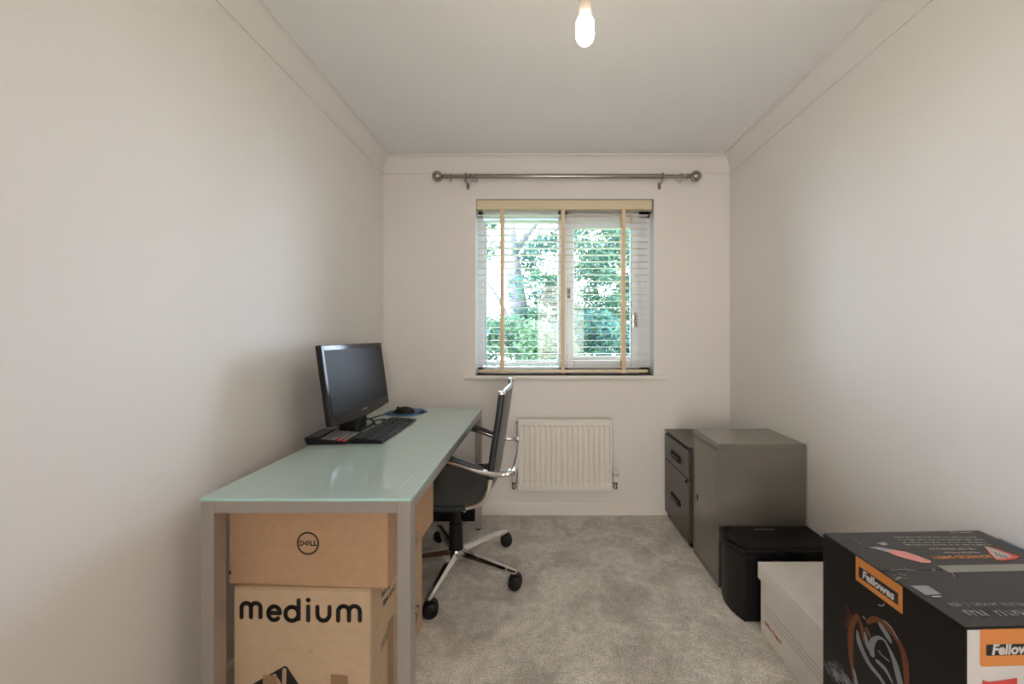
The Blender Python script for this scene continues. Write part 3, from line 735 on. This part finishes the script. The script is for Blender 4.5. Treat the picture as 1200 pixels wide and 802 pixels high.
# side prints
b = bmesh.new()
def St(p, wpx): mrt.stroke(b, [mrt.at(x, y) for x, y in p], wpx*1.25/F)
u0, v0 = mrt.at(445, 700); 
mrt.text(b, 'Storage', *mrt.at(453, 690), .026, bold=.0008)
mrt.text(b, 'Size (cm)', *mrt.at(456, 697.5), .026, bold=.0008)
flat('side_print', b, M['ink'], mdt); b = bmesh.new()
q = [mrt.at(*p) for p in ((446.5, 763), (447, 754), (460.5, 724.5), (461, 731.5))]
mrt.stroke(b, q, .0025, closed=True)
mid = ((q[0][0]+q[2][0])/2, (q[0][1]+q[2][1])/2)
for k in range(8):
    t0 = (k+.7)/9
    a = Vector(q[0]).lerp(Vector(q[3]), t0); c_ = Vector(q[1]).lerp(Vector(q[2]), t0)
    mrt.stroke(b, [a.lerp(c_, .25), a.lerp(c_, .75)], .003)
flat('side_label_print', b, M['ink'], mdt); b = bmesh.new()
cc = mrt.at(486.7, 722); mrt.stroke(b, [(cc[0]+.040*math.cos(k*PI/10), cc[1]+.030*math.sin(k*PI/10)) for k in range(20)], .006, closed=True)
mrt.stroke(b, [(cc[0]-.018, cc[1]-.012), (cc[0], cc[1]+.014), (cc[0]+.018, cc[1]-.012)], .006, closed=True)
flat('round_symbol', b, M['ink'], mdt)
b = bmesh.new(); mrt.rect(b, .12, .17, .0, .262, .0008); flat('parcel_tape', b, M['ptape'], mdt)

dbt, df, drt, _, _ = carton('cardboard_box', 'wide brown cardboard box with a round black logo, stacked under the desk top', -.937, 1.208, .4512, .488, .43, .2455, -2.6, M['card_a'])
b = bmesh.new(); box(b, .012, .476, .006, .42, .2452, .2475, .001); obj('top_flap', b, M['card_a'], dbt)
b = bmesh.new()
c0 = df.at(361, 637); rr = 12.6*1.19/F
df.stroke(b, [(c0[0]+rr*math.cos(k*PI/20), c0[1]+rr*math.sin(k*PI/20)) for k in range(40)], 1.9*1.19/F, closed=True)
def D(p, wd=1.5, cl=False): df.stroke(b, [df.at(340+x/17.82, 615+y/17.82) for x, y in p], wd*1.19/F, closed=cl)
D([(208, 345), (208, 432), (245, 432), (275, 415), (285, 388), (275, 360), (245, 345)], 1.3, True)
D([(432, 345), (432, 432), (482, 432)]); D([(506, 345), (506, 432), (556, 432)])
# slanted E: three parallel diagonal bars joined at the lower left
D([(308, 388), (352, 352), (378, 336)], 1.0); D([(330, 402), (372, 371), (392, 352)], .9); D([(350, 425), (384, 405), (405, 385)], 1.1); D([(305, 388), (352, 430)], 1.1)
flat('round_logo', b, M['ink'], dbt)
b = bmesh.new(); df.poly(b, [df.at(*p) for p in ((268.4, 668.6), (271.3, 668.6), (271.3, 673.6), (268.4, 673.6))]); df.stroke(b, [df.at(273, 626), df.at(273, 624), df.at(275.5, 624)], .0010) if False else None
flat('small_mark', b, M['ink'], dbt); b = bmesh.new()
df.rect(b, df.at(326, 0)[0], df.at(329, 0)[0], .240, .2445)
flat('small_mark', b, M['ink'], dbt)
b = bmesh.new(); drt.poly(b, [drt.at(*p) for p in ((484, 633), (489, 622), (489, 640), (484, 652))]); flat('parcel_tape', b, M['ptape'], dbt)

# ---------------------------------------------------------------- black case under the far end of the desk
bc = thing('storage_case', 'low black case on the carpet under the far end of the desk', 'storage case', (-.60, 2.59, 0))
b = bmesh.new(); box(b, -.21, .18, -.012, .07, .0, .25, .008, 2); obj('body', b, M['black_plastic'], bc)
b = bmesh.new(); box(b, -.215, .185, -.016, .074, .25, .275, .006, 2); obj('lid', b, M['black_plastic'], bc)

# ---------------------------------------------------------------- office chair
CX, CY = -.430, 2.045
oc = thing('office_chair', 'black leather and chrome swivel chair pushed up to the glass desk', 'office chair', (CX, CY, 0))
def cl_(x, y, z): return Vector((x-CX, y-CY, z))
YN, YF = 1.760, 2.315
# side profile of the sling (X, z)
prof = [(-.168, .945), (-.176, .88), (-.190, .78), (-.206, .68), (-.216, .60), (-.224, .545), (-.236, .50), (-.262, .466), (-.310, .448), (-.38, .440), (-.46, .442), (-.56, .452), (-.64, .458), (-.690, .450), (-.712, .428)]
path, _r = smooth_path([(x, 0, z) for x, z in prof], [0]*len(prof), 4)
def sling(b, y0, y1, thick, sag):
    n = 14; A = []; B = []
    for i, p in enumerate(path):
        d = (path[min(i+1, len(path)-1)]-path[max(i-1, 0)]).normalized(); nn = Vector((d.z, 0, -d.x))   # towards the outside/back
        if nn.x < 0 and i < 30: pass
        ra_, rb_ = [], []
        rib = .0022*max(0, math.sin(i*PI/2.2))**2
        for k in range(n+1):
            t = k/n; s = sag*math.sin(PI*t)
            o = Vector((p.x, y0+(y1-y0)*t, p.z))+OUT[i]*s
            ra_.append(b.verts.new(cl_(*(o-OUT[i]*(thick/2+rib))))); rb_.append(b.verts.new(cl_(*(o+OUT[i]*thick/2))))
        A.append(ra_); B.append(rb_)
    m_ = len(path)
    for i in range(m_-1):
        for k in range(n):
            b.faces.new((A[i][k], A[i][k+1], A[i+1][k+1], A[i+1][k])); b.faces.new((B[i][k], B[i+1][k], B[i+1][k+1], B[i][k+1]))
        b.faces.new((A[i][0], A[i+1][0], B[i+1][0], B[i][0])); b.faces.new((A[i][n], B[i][n], B[i+1][n], A[i+1][n]))
    for k in range(n):
        b.faces.new((A[0][k], B[0][k], B[0][k+1], A[0][k+1])); b.faces.new((A[-1][k], A[-1][k+1], B[-1][k+1], B[-1][k]))
OUT = []
for i, p in enumerate(path):
    d = (path[min(i+1, len(path)-1)]-path[max(i-1, 0)]).normalized()
    v = Vector((-d.z, 0, d.x))
    # outside of the L: +X for the back, -Z for the seat
    if v.dot(Vector((1, 0, -1))) < 0: v = -v
    OUT.append(v)
b = bmesh.new(); sling(b, YN+.008, YF-.008, .012, .020); obj('seat_and_back', b, M['black_leather'], oc, angle=50)
for y, nm in ((YN, 1), (YF, 2)):
    up_ = [p for p in path if p.z > .595 or p.x > -.2]; 
    b = bmesh.new(); tube(b, [cl_(p.x, y, p.z) for p in path if p.z > .565 and p.x > -.3], .0155, 14); obj('back_side_rail', b, M['black_leather'], oc)
    b = bmesh.new(); tube(b, [cl_(p.x, y, p.z) for p in path if p.x < -.315], .0145, 14); obj('seat_side_rail', b, M['black_leather'], oc)
    b = bmesh.new(); tube(b, [cl_(p.x, y, p.z) for p in path if p.z < .60 and p.x > -.345], .0125, 14); obj('side_frame', b, M['chrome'], oc)
    p = path[0]; b = bmesh.new(); lathe(b, [(0, -.004), (.0165, -.004), (.0175, .003), (.014, .010), (0, .012)], cl_(p.x, y, p.z), 'Z', 16); obj('end_cap', b, M['chrome'], oc)
    s = -1 if y == YN else 1; ya = y+s*.022
    b = bmesh.new()
    tube(b, [cl_(-.135, ya-s*.03, .600)]+[cl_(-.150, ya, .598), cl_(-.20, ya, .598), cl_(-.27, ya, .612), cl_(-.34, ya, .638), cl_(-.41, ya, .655), cl_(-.49, ya, .660), cl_(-.545, ya, .645), cl_(-.575, ya, .60), cl_(-.585, ya, .52), cl_(-.575, y, .462)], .0125, 14, smooth=5); obj('armrest', b, M['chrome'], oc)
    b = bmesh.new(); tube(b, [cl_(-.245, ya, .620), cl_(-.29, ya, .632), cl_(-.345, ya, .653), cl_(-.41, ya, .669), cl_(-.47, ya, .673), cl_(-.51, ya, .668)], [.008, .014, .016, .016, .015, .008], 12, smooth=4, squash=(1.15, .8)); obj('arm_pad', b, M['black_leather'], oc)
b = bmesh.new(); ya, yb_ = YN-.022, YF+.022
tube(b, [cl_(-.165, ya, .598), cl_(-.140, ya, .599), cl_(-.124, ya+.010, .600), cl_(-.117, ya+.04, .601), cl_(-.113, ya+.10, .602), cl_(-.108, CY, .606), cl_(-.113, yb_-.10, .606), cl_(-.117, yb_-.04, .604), cl_(-.124, yb_-.010, .602), cl_(-.140, yb_, .600), cl_(-.165, yb_, .598)], .0125, 14, smooth=5); obj('rear_loop', b, M['chrome'], oc)
b = bmesh.new(); tube(b, [cl_(-.168+.014*math.sin(PI*k/10), YN+(YF-YN)*k/10, .949) for k in range(11)], .006, 10); obj('top_bar', b, M['chrome'], oc)
b = bmesh.new()
for xx, zz in ((-.60, .425), (-.34, .418)): tube(b, [cl_(xx, YN, zz+.022), cl_(xx, YN+.03, zz), cl_(xx, YF-.03, zz), cl_(xx, YF, zz+.022)], .010, 12)
obj('cross_bar', b, M['chrome'], oc)
b = bmesh.new(); box(b, -.13, .12, -.10, .10, .365, .412, .01, 2); obj('tilt_mechanism', b, M['black_plastic'], oc)
b = bmesh.new(); lathe(b, [(0, .37), (.0235, .37), (.0235, .25), (.034, .245), (.035, .14), (.037, .12), (.034, .10), (0, .10)], (0, 0, 0), 'Z', 28); obj('gas_column', b, M['black_plastic'], oc)
b = bmesh.new(); lathe(b, [(0, .118), (.040, .118), (.045, .108), (.045, .072), (.036, .060), (0, .060)], (0, 0, 0), 'Z', 28); obj('hub', b, M['chrome'], oc)
for k, deg in enumerate((47, -25, -98, -170, 118)):
    a = math.radians(deg); R = .335; dv = Vector((math.cos(a), math.sin(a), 0)); nv = Vector((-dv.y, dv.x, 0))
    b = bmesh.new(); rings = []
    for t, wv, z0_, z1_ in ((.03, .028, .072, .118), (.12, .024, .073, .110), (.25, .019, .074, .097), (.33, .016, .075, .089), (.352, .012, .076, .086)):
        c = dv*t; rings.append([b.verts.new(c+nv*(wv*sx)+Vector((0, 0, zz))) for sx, zz in ((-1, z0_), (1, z0_), (1, z0_+(z1_-z0_)*.55), (.45, z1_), (-.45, z1_), (-1, z0_+(z1_-z0_)*.55))])
    for i in range(4):
        for j in range(6): b.faces.new((rings[i][j], rings[i][(j+1) % 6], rings[i+1][(j+1) % 6], rings[i+1][j]))
    b.faces.new(rings[0]); b.faces.new(rings[-1][::-1]); obj('base_arm', b, M['chrome'], oc, angle=25)
    sw = [.15, -.1, .2, .6, -.5][k]; tail = Vector((math.cos(sw), math.sin(sw), 0)); ax = Vector((-tail.y, tail.x, 0))
    mc_ = Matrix.Translation(dv*R+tail*.008) @ Matrix.Rotation(sw, 4, 'Z')
    b = bmesh.new()
    for s in (-1, 1): 
        t = bmesh.new(); lathe(t, [(0, -.012), (.025, -.012), (.031, -.008), (.033, 0), (.031, .008), (.025, .012), (.008, .012), (0, .009)], (0, s*.018, .033), 'Y', 26); bmesh.ops.transform(t, matrix=mc_, verts=t.verts[:]); temp_add(b, t)
    ct = obj('caster', b, M['black_plastic'], oc)
    b = bmesh.new(); t = bmesh.new(); prism(t, [(.034*math.cos(math.radians(q)), .031+.036*math.sin(math.radians(q))) for q in range(-10, 171, 15)]+[(-.02, .04), (.02, .03)], -.008, .008, 'Y'); bmesh.ops.transform(t, matrix=mc_, verts=t.verts[:]); temp_add(b, t)
    lathe(b, [(0, .075), (.007, .075), (.007, .055), (0, .055)], dv*R, 'Z', 10)
    obj('caster_hood', b, M['black_plastic'], ct)

# ---------------------------------------------------------------- tall metal cabinet
tx0, tx1, ty0, ty1, tz = .8475, 1.262, 1.907, 2.222, .684
tcb = thing('metal_cabinet', 'tall glossy grey metal cabinet with one door against the right wall', 'cabinet', ((tx0+tx1)/2, (ty0+ty1)/2, 0))
hx, hy = (tx1-tx0)/2, (ty1-ty0)/2
b = bmesh.new(); box(b, -hx+.012, hx, -hy, hy, 0, tz-.001, .003); obj('body', b, M['gunmetal'], tcb)
b = bmesh.new(); box(b, -hx, hx, -hy-.0015, hy+.0015, tz-.030, tz, .004, 3); obj('top_panel', b, M['gunmetal'], tcb)
b = bmesh.new(); box(b, -hx, -hx+.013, -hy, -hy+.018, 0, tz-.031, .002); box(b, -hx, -hx+.013, hy-.012, hy, 0, tz-.031, .002); box(b, -hx, -hx+.013, -hy+.018, hy-.012, 0, .018, .002); box(b, -hx, -hx+.013, -hy+.018, hy-.012, tz-.040, tz-.031, .001); obj('door_surround', b, M['gunmetal'], tcb)
b = bmesh.new(); box(b, -hx+.001, -hx+.011, -hy+.0205, hy-.0145, .021, tz-.043, .0015); dr = obj('door', b, M['gunmetal'], tcb)
b = bmesh.new(); box(b, -hx-.0015, -hx+.003, hy-.066, hy-.056, .312, .343, .001); obj('lock', b, M['dusk'], dr)

# two-drawer filing unit
ux0, ux1, uy0, uy1, uz = .830, 1.262, 2.238, 2.672, .572
fu = thing('filing_cabinet', 'low dark grey two drawer filing cabinet in the corner by the window wall', 'filing cabinet', ((ux0+ux1)/2, (uy0+uy1)/2, 0))
hx, hy = (ux1-ux0)/2, (uy1-uy0)/2
b = bmesh.new(); box(b, -hx+.016, hx, -hy, hy, .035, uz, .003); obj('body', b, M['gunmetal_dark'], fu)
b = bmesh.new(); box(b, -hx-.001, hx, -hy, hy, uz-.002, uz+.004, .002); obj('top_panel', b, M['gunmetal_dark'], fu)
for z0_, z1_ in ((.392, uz-.022), (.040, .386)):
    b = bmesh.new(); box(b, -hx, -hx+.015, -hy+.008, hy-.006, z0_, z1_, .002); dw = obj('drawer', b, M['gunmetal_dark'], fu)
    zc = .458 if z0_ > .3 else .196; yc = .0
    b = bmesh.new()
    pp = []
    for cy_, a0 in ((.066, -90), (-.066, 90)):
        pp += [(yc+cy_+.021*math.cos(math.radians(a0+k*22.5)), zc+.021*math.sin(math.radians(a0+k*22.5))) for k in range(9)]
    prism(b, pp, -hx-.004, -hx+.001, 'X'); hd = obj('handle', b, M['dusk'], dw)
    b = bmesh.new(); box(b, -hx-.0075, -hx-.003, yc-.05, yc+.06, zc-.008, zc+.004, .0015); obj('finger_pull', b, M['gloss_black'], hd)
b = bmesh.new(); lathe(b, [(0, -.006), (.009, -.006), (.010, 0), (0, 0)], (-hx, -hy+.034, .372), 'X', 14); obj('lock', b, M['dusk'], fu)
for yy in (-hy+.03, hy-.03):
    for xx in (-hx+.035, hx-.035):
        b = bmesh.new(); lathe(b, [(0, -.010), (.014, -.010), (.017, 0), (.014, .010), (0, .010)], (xx-.006, yy, .0175), 'Y', 18); box(b, xx-.014, xx+.004, yy-.010, yy+.010, .028, .038, .002); obj('caster', b, M['black_plastic'], fu)

# ---------------------------------------------------------------- black lidded plastic box
kx0, kx1, ky0, ky1, kz = .828, 1.262, 1.672, 1.896, .300
pb = thing('plastic_box', 'black lidded plastic box with a bowed end beside the tall cabinet', 'storage box', ((kx0+kx1)/2, (ky0+ky1)/2, 0))
hx, hy = (kx1-kx0)/2, (ky1-ky0)/2
def bowed(e, ins=0.0, bow=.028):
    P_ = []
    for k in range(13):
        t = k/12; y = hy-ins-(2*hy-2*ins)*t; P_.append((-hx+ins-bow*math.sin(PI*t)*.0+e+ -bow*(1-(2*t-1)**2), y))
    return P_+[(hx-ins, -hy+ins), (hx-ins, hy-ins)]
def bev_prism(poly, z0_, z1_, bv):
    t = bmesh.new(); prism(t, poly, z0_, z1_, 'Z'); bmesh.ops.recalc_face_normals(t, faces=t.faces[:])
    eds = [e for e in t.edges if e.calc_face_angle(0) > .5]
    bmesh.ops.bevel(t, geom=eds, offset=bv, segments=3, profile=.5, affect='EDGES'); return t
b = bmesh.new(); temp_add(b, bev_prism(bowed(.022, .006), 0, kz-.035, .003)); obj('body', b, M['black_plastic'], pb)
b = bmesh.new(); temp_add(b, bev_prism(bowed(.016, 0), kz-.036, kz, .006)); ld_ = obj('lid', b, M['black_plastic'], pb)
b = bmesh.new(); temp_add(b, bev_prism([(x*1, y) for x, y in [(-hx+.055, hy-.02), (-hx+.055, -hy+.02), (hx-.03, -hy+.02), (hx-.03, hy-.02)]], kz-.002, kz+.004, .002)); obj('lid_panel', b, M['black_plastic'], ld_)
b = bmesh.new(); tube(b, [(-hx+.045-.045*(1-(2*k/10-1)**2), (hy-.02)*(1-2*k/10), kz+.004) for k in range(11)], [.003]+[.007]*9+[.003], 8, smooth=2, squash=(1, .6)); obj('lid_handle', b, M['gloss_black'], ld_)
for k in range(4):
    x = -hx+.035+k*.115
    b = bmesh.new(); box(b, x, x+.038, -hy-.010, -hy+.004, kz-.040, kz-.010, .003); box(b, x+.006, x+.032, -hy-.0115, -hy-.007, kz-.018, kz-.008, .002); obj('latch', b, M['black_plastic'], ld_)
b = bmesh.new()
for k in range(11):
    x = -.055+k*.0085; box(b, x, x+.006, hy-.050, hy-.040, kz+.0035, kz+.0052)
em = flat('embossed_mark', b, M['grey_key'], ld_)

# ---------------------------------------------------------------- white archive box
ax0, ay1 = .892, 1.622; aw, al, ah = .345, .375, .222
ab = thing('archive_box', 'off-white cardboard archive box with a lift-off lid on the carpet', 'archive box', (ax0, ay1-al, 0))
b = bmesh.new(); box(b, 0, aw, 0, al, 0, ah, .002); obj('body', b, M['white_card'], ab)
b = bmesh.new(); box(b, -.009, aw+.009, -.008, al+.008, .216, .281, .003, 2); li = obj('lid', b, M['white_card'], ab)
b = bmesh.new(); box(b, .05, .085, al+.0035, al+.0085, .2795, .2815); box(b, .20, .235, al+.0035, al+.0085, .2795, .2815); flat('tape_tab', b, M['ptape'], li)
Pa = Plane((ax0, ay1, 0), (0, -1, 0), (0, 0, 1), Matrix.Translation(-Vector((ax0, ay1-al, 0))))
b = bmesh.new()
for vz, ust in ((.135, .03), (.117, .03), (.100, .03)): Pa.stroke(b, [(ust, vz), (al-.01, vz)], .0016)
flat('ruled_lines', b, M['grey_ink'], ab)
b = bmesh.new(); Pa.text(b, 'Office Depot', .082, .062, .021, bold=.0007, shear=.2); flat('red_lettering', b, M['red_ink'], ab)

# ---------------------------------------------------------------- big printed black box, right foreground
FW, FDp, FH = .455, .366, .645
fb = thing('product_box', 'large black printed shredder box with orange labels at the front right', 'cardboard box', (.805, .760, 0), math.radians(1.9))
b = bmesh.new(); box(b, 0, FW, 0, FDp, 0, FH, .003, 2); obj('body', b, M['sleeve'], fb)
bpy.context.view_layer.update(); MW = fb.matrix_world.copy(); inv = MW.inverted(); R3x = MW.to_3x3()
uxv, uyv = R3x @ Vector((1, 0, 0)), R3x @ Vector((0, 1, 0))
PL = Plane(MW @ Vector((0, FDp, 0)), -uyv, (0, 0, 1), inv)        # left face: u runs from far to near
PF = Plane(MW @ Vector((0, 0, 0)), uxv, (0, 0, 1), inv)           # front face
PT = Plane(MW @ Vector((0, 0, FH)), uxv, uyv, inv)                # top face
hy = FDp/2
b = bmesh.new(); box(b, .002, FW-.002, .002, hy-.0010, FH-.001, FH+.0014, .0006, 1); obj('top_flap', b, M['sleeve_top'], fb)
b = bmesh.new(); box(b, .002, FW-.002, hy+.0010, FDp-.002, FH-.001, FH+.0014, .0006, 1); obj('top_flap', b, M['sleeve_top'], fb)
PT.o = PT.o+Vector((0, 0, .0014))
# clear tape over the flap joint
b = bmesh.new(); PT.rect(b, .155, FW-.002, hy-.012, hy+.016, .0005); flat('sealing_tape', b, M['clear_tape'], fb)
b = bmesh.new(); rnd = random.Random(4)
def T(p, wpx, bm_): PT.stroke(bm_, [PT.at(x, y) for x, y in p], wpx)
T([(1043, 669), (1060, 668), (1075, 669.5)], .003, b); T([(1048, 675), (1056, 677), (1050, 680)], .004, b); T([(1058, 664.5), (1064, 669)], .0018, b); T([(1114, 668), (1119, 677)], .0014, b); T([(1092, 670), (1094, 667), (1097, 670)], .0018, b); T([(997, 629), (1010, 639)], .0012, b)
T([(1052, 673), (1062, 675)], .003, b); T([(1040, 673), (1064, 679)], .0015, b)
flat('scuff_mark', b, M['pale_grey_print'], fb)
b = bmesh.new(); PT.text(b, 'ADVANCED SAFETY', *PT.at(1126.5, 653.3), .0175, bold=.0008, flip=True, sx=.98, lift=.0008); flat('orange_lettering', b, M['orange'], fb)
b = bmesh.new()
def line_of_marks(x0, x1, y, hgt, seed):
    r_ = random.Random(seed); a = Vector(PT.at(x0, y)); c = Vector(PT.at(x1, y)); Ln = (c-a).length; d = (c-a).normalized(); s = 0
    m_ = Vector((-d.y, d.x))
    while s < Ln:
        wl = r_.uniform(.008, .024)
        e = min(Ln, s+wl); k = s
        while k < e:
            hh = hgt*r_.choice((.6, .6, 1)); p0 = a+d*k; PT.poly(b, [p0, p0+d*.0018, p0+d*.0018+m_*hh, p0+m_*hh], .0008); k += .0032
        s = e+.005
line_of_marks(1068, 1158, 629.8, .0055, 1) if False else None
for (x0, x1, y) in ((1114, 1140, 625.3), (1049, 1145, 630.8), (1053, 1154, 633.6), (1058, 1156, 636.8), (1062, 1162, 639.6), (1090, 1144, 644.8), (1107, 1150, 649)):
    line_of_marks(x0, x1, y, .0055 if y < 642 else .0075, int(y))
flat('small_print', b, M['white_print'], fb)
b = bmesh.new(); T([(1050, 642), (1172, 639.5)], .0006, b) if False else None
PT.stroke(b, [PT.at(1038, 625.8), PT.at(1118, 624.3)], .0012); PT.stroke(b, [PT.at(1060, 642.5), PT.at(1152, 641.3)], .0010); flat('rule_line', b, M['rust_print'], fb)
# hand holding a sheet of paper
b = bmesh.new(); PT.poly(b, [PT.at(*p) for p in ((1037, 646), (1048, 645.2), (1062, 647.5), (1078, 653), (1091, 658), (1091, 660.5), (1080, 660), (1066, 656.5), (1050, 652))], .0009); flat('hand_print', b, M['pink_print'], fb)
b = bmesh.new(); PT.poly(b, [PT.at(*p) for p in ((1018, 642), (1028, 641.5), (1054, 646.2), (1040, 647.6))], .0008); PT.poly(b, [PT.at(*p) for p in ((1027, 637), (1036, 636), (1041, 638.5), (1036, 640.3))], .0008); flat('paper_print', b, M['grey_print'], fb)
b = bmesh.new(); PT.poly(b, [PT.at(*p) for p in ((1153, 640.3), (1164, 642.5), (1186, 650), (1195, 653), (1190, 656), (1175, 657.8), (1168, 657.3), (1160, 650))], .0008); flat('red_teardrop_print', b, M['red_key'], fb)
b = bmesh.new(); PT.poly(b, [PT.at(*p) for p in ((1153.5, 640.6), (1163, 643.5), (1181, 650), (1186, 653), (1180, 655.3), (1168, 655.5), (1162, 650))], .0010); flat('white_teardrop_print', b, M['white_print'], fb)
b = bmesh.new(); PT.text(b, 'SAFE', *PT.at(1172, 650.5), .014, bold=.0004, flip=True, lift=.0014) if False else None
for k in range(4): PT.stroke(b, [PT.at(1166+4*k, 648+1.2*k), PT.at(1169+4*k, 653+.8*k)], .002, .0013)
flat('teardrop_lettering', b, M['ink'], fb)
# barcode
b = bmesh.new(); PT.poly(b, [PT.at(*p) for p in ((1067, 687), (1087, 687), (1103.5, 697.3), (1085, 698))], .0008); PT.poly(b, [PT.at(*p) for p in ((1091, 699.2), (1103, 699), (1103.5, 700.6), (1094, 700.8))], .0008); flat('barcode_panel', b, M['grey_print'], fb)
b = bmesh.new()
for k in range(14):
    if k % 3 == 2: continue
    t = k/14; PT.stroke(b, [PT.at(1071+16*t, 687.8), PT.at(1086+16*t, 697)], .0009, .0011)
flat('barcode_bars', b, M['pale_grey_print'], fb)
# two rows of pale lettering, seen from behind and too oblique to read
b = bmesh.new()
def row(x0, x1, y, hgt, step, wd):
    x = x0; r_ = random.Random(int(y))
    while x < x1:
        if r_.random() > .12:
            a = Vector(PT.at(x, y)); PT.stroke(b, [a, a+Vector((.001, -hgt))], wd, .0008); 
            if r_.random() > .35: PT.stroke(b, [a+Vector((0, -hgt*r_.choice((0, .5, 1)))), a+Vector((step*.55, -hgt*r_.choice((0, .5, 1))))], wd*.8, .0008)
        x += step*1.0*F/.84
row(1106, 1290, 707.5, .009, .0085, .0026); row(1128, 1290, 716.5, .013, .0125, .0038)
flat('pale_lettering', b, M['grey_print'], fb)
# blue film along the far right edge of the top
b = bmesh.new(); box(b, FW-.010, FW+.001, .05, FDp-.05, FH-.03, FH+.0025, .001, 1); obj('film_strip', b, M['blue_film'], fb)
# left face: orange label wrapping over the edge
b = bmesh.new(); ua, ub = PL.at(1003, 660)[0], PL.at(1058, 700)[0]; PL.rect(b, ua, ub, FH-.061, FH, .0006); flat('orange_label', b, M['orange'], fb)
b = bmesh.new(); PT.poly(b, [PT.at(1003, 650.5), PT.at(1058, 687), (PT.at(1058, 687)[0]+.004, PT.at(1058, 687)[1]), (PT.at(1003, 650.5)[0]+.004, PT.at(1003, 650.5)[1])], .0008) if False else None; b.free()
b = bmesh.new(); PL.rect(b, ua+.010, ub-.010, FH-.048, FH-.021, .0010, .002); flat('label_panel', b, M['ink'], fb)
b = bmesh.new(); PL.text(b, 'Fellowes', (ua+ub)/2, FH-.0350, .0265, lift=.0014, bold=.0012, shear=.15, sx=.92); flat('label_lettering', b, M['white_print'], fb)
# glossy looping shape printed on the left face
def loops(name, m_, items, lift):
    for pts, ws in items:
        b = bmesh.new(); ws = [ww*1.35 for ww in ws]
        q = [Vector((*PL.at(x, y), 0)) for x, y in pts]; wsm = [w__*.92/F for w__ in ws]
        sm, rr_ = smooth_path(q, wsm, 5); PL.stroke(b, [(v.x, v.y) for v in sm], rr_, lift); lift += .00002
        flat(name, b, m_, fb)
loops('ribbon_print', M['rust_dark_print'], [([(992, 712), (996, 722), (993, 735)], [5, 8, 4])], .0004)
loops('ribbon_print', M['rust_print'], [([(1005, 722), (999, 732), (997, 750), (998, 775), (1002, 802), (1004, 815)], [4, 6, 7, 5, 3, 2]), ([(1006, 722), (1010, 735), (1014, 752), (1022, 768)], [2, 5, 5, 2]), ([(1017, 730), (1024, 726), (1034, 730), (1046, 742), (1056, 758), (1061, 775), (1063, 802)], [3, 5, 5, 5, 5, 6, 4]), ([(1016, 738), (1019, 745)], [4, 4])], .0006)
loops('ribbon_print', M['grey_print'], [([(1005, 740), (1007, 752), (1012, 765), (1020, 780), (1032, 795), (1042, 812)], [2, 6, 6, 5, 4, 3]), ([(1014, 742), (1017, 756), (1022, 766)], [2, 5, 5]), ([(1022, 766), (1022, 755), (1028, 748), (1036, 750), (1043, 762), (1050, 780), (1056, 805)], [6, 6, 3, 2, 3, 6, 6]), ([(1032, 733), (1040, 745), (1044, 752)], [4, 6, 3]), ([(1001, 785), (1004, 800), (1006, 812)], [2, 4, 3]), ([(1028, 775), (1038, 785), (1046, 800)], [3, 4, 2])], .0008)
loops('ribbon_print', M['white_print'], [([(1030, 763), (1035, 769), (1042, 775)], [.8, .8, 1]), ([(1030, 709), (1034, 710.5), (1037, 708)], [1, .8, .6]), ([(1012, 723), (1015, 726)], [1.5, 1]), ([(1036, 727), (1045, 736), (1053, 750)], [.8, 1.2, .6])], .0011)
b = bmesh.new(); rnd = random.Random(12)
for k in range(95):
    t = rnd.random(); x0 = 971+24*t+rnd.uniform(-7, 7); y0 = 776+26*t+rnd.uniform(-6, 6); ln = rnd.uniform(5, 12)
    PL.stroke(b, [PL.at(x0, y0), PL.at(x0+ln*.55+rnd.uniform(-1.5, 1.5), y0+ln)], .0009, .0008)
flat('shredded_strands_print', b, M['grey_print'], fb)
# front face
b = bmesh.new(); PF.rect(b, .004, FW-.004, .02, FH-.003, .0004); flat('white_front_panel', b, M['white_print'], fb)
b = bmesh.new(); PF.rect(b, PF.at(1148, 760)[0], PF.at(1148, 760)[0]+.26, FH-.073, FH-.002, .0008, .006); flat('orange_label', b, M['orange'], fb)
b = bmesh.new(); ul = PF.at(1155, 760)[0]; PF.rect(b, ul, ul+.155, FH-.052, FH-.031, .0012, .002); flat('label_panel', b, M['ink'], fb)
b = bmesh.new(); PF.text(b, 'Fellowes', ul+.010, FH-.0415, .027, lift=.0016, bold=.0010, shear=.15, align='LEFT'); flat('label_lettering', b, M['white_print'], fb)
b = bmesh.new(); q = PF.at(1150, 797); PF.poly(b, [(q[0], q[1]), (q[0]+.015, q[1]-.004), (q[0]+.07, q[1]+.002), (q[0]+.07, q[1]-.05), (q[0]+.012, q[1]-.05)], .0008); flat('red_front_print', b, M['red_ink'], fb)
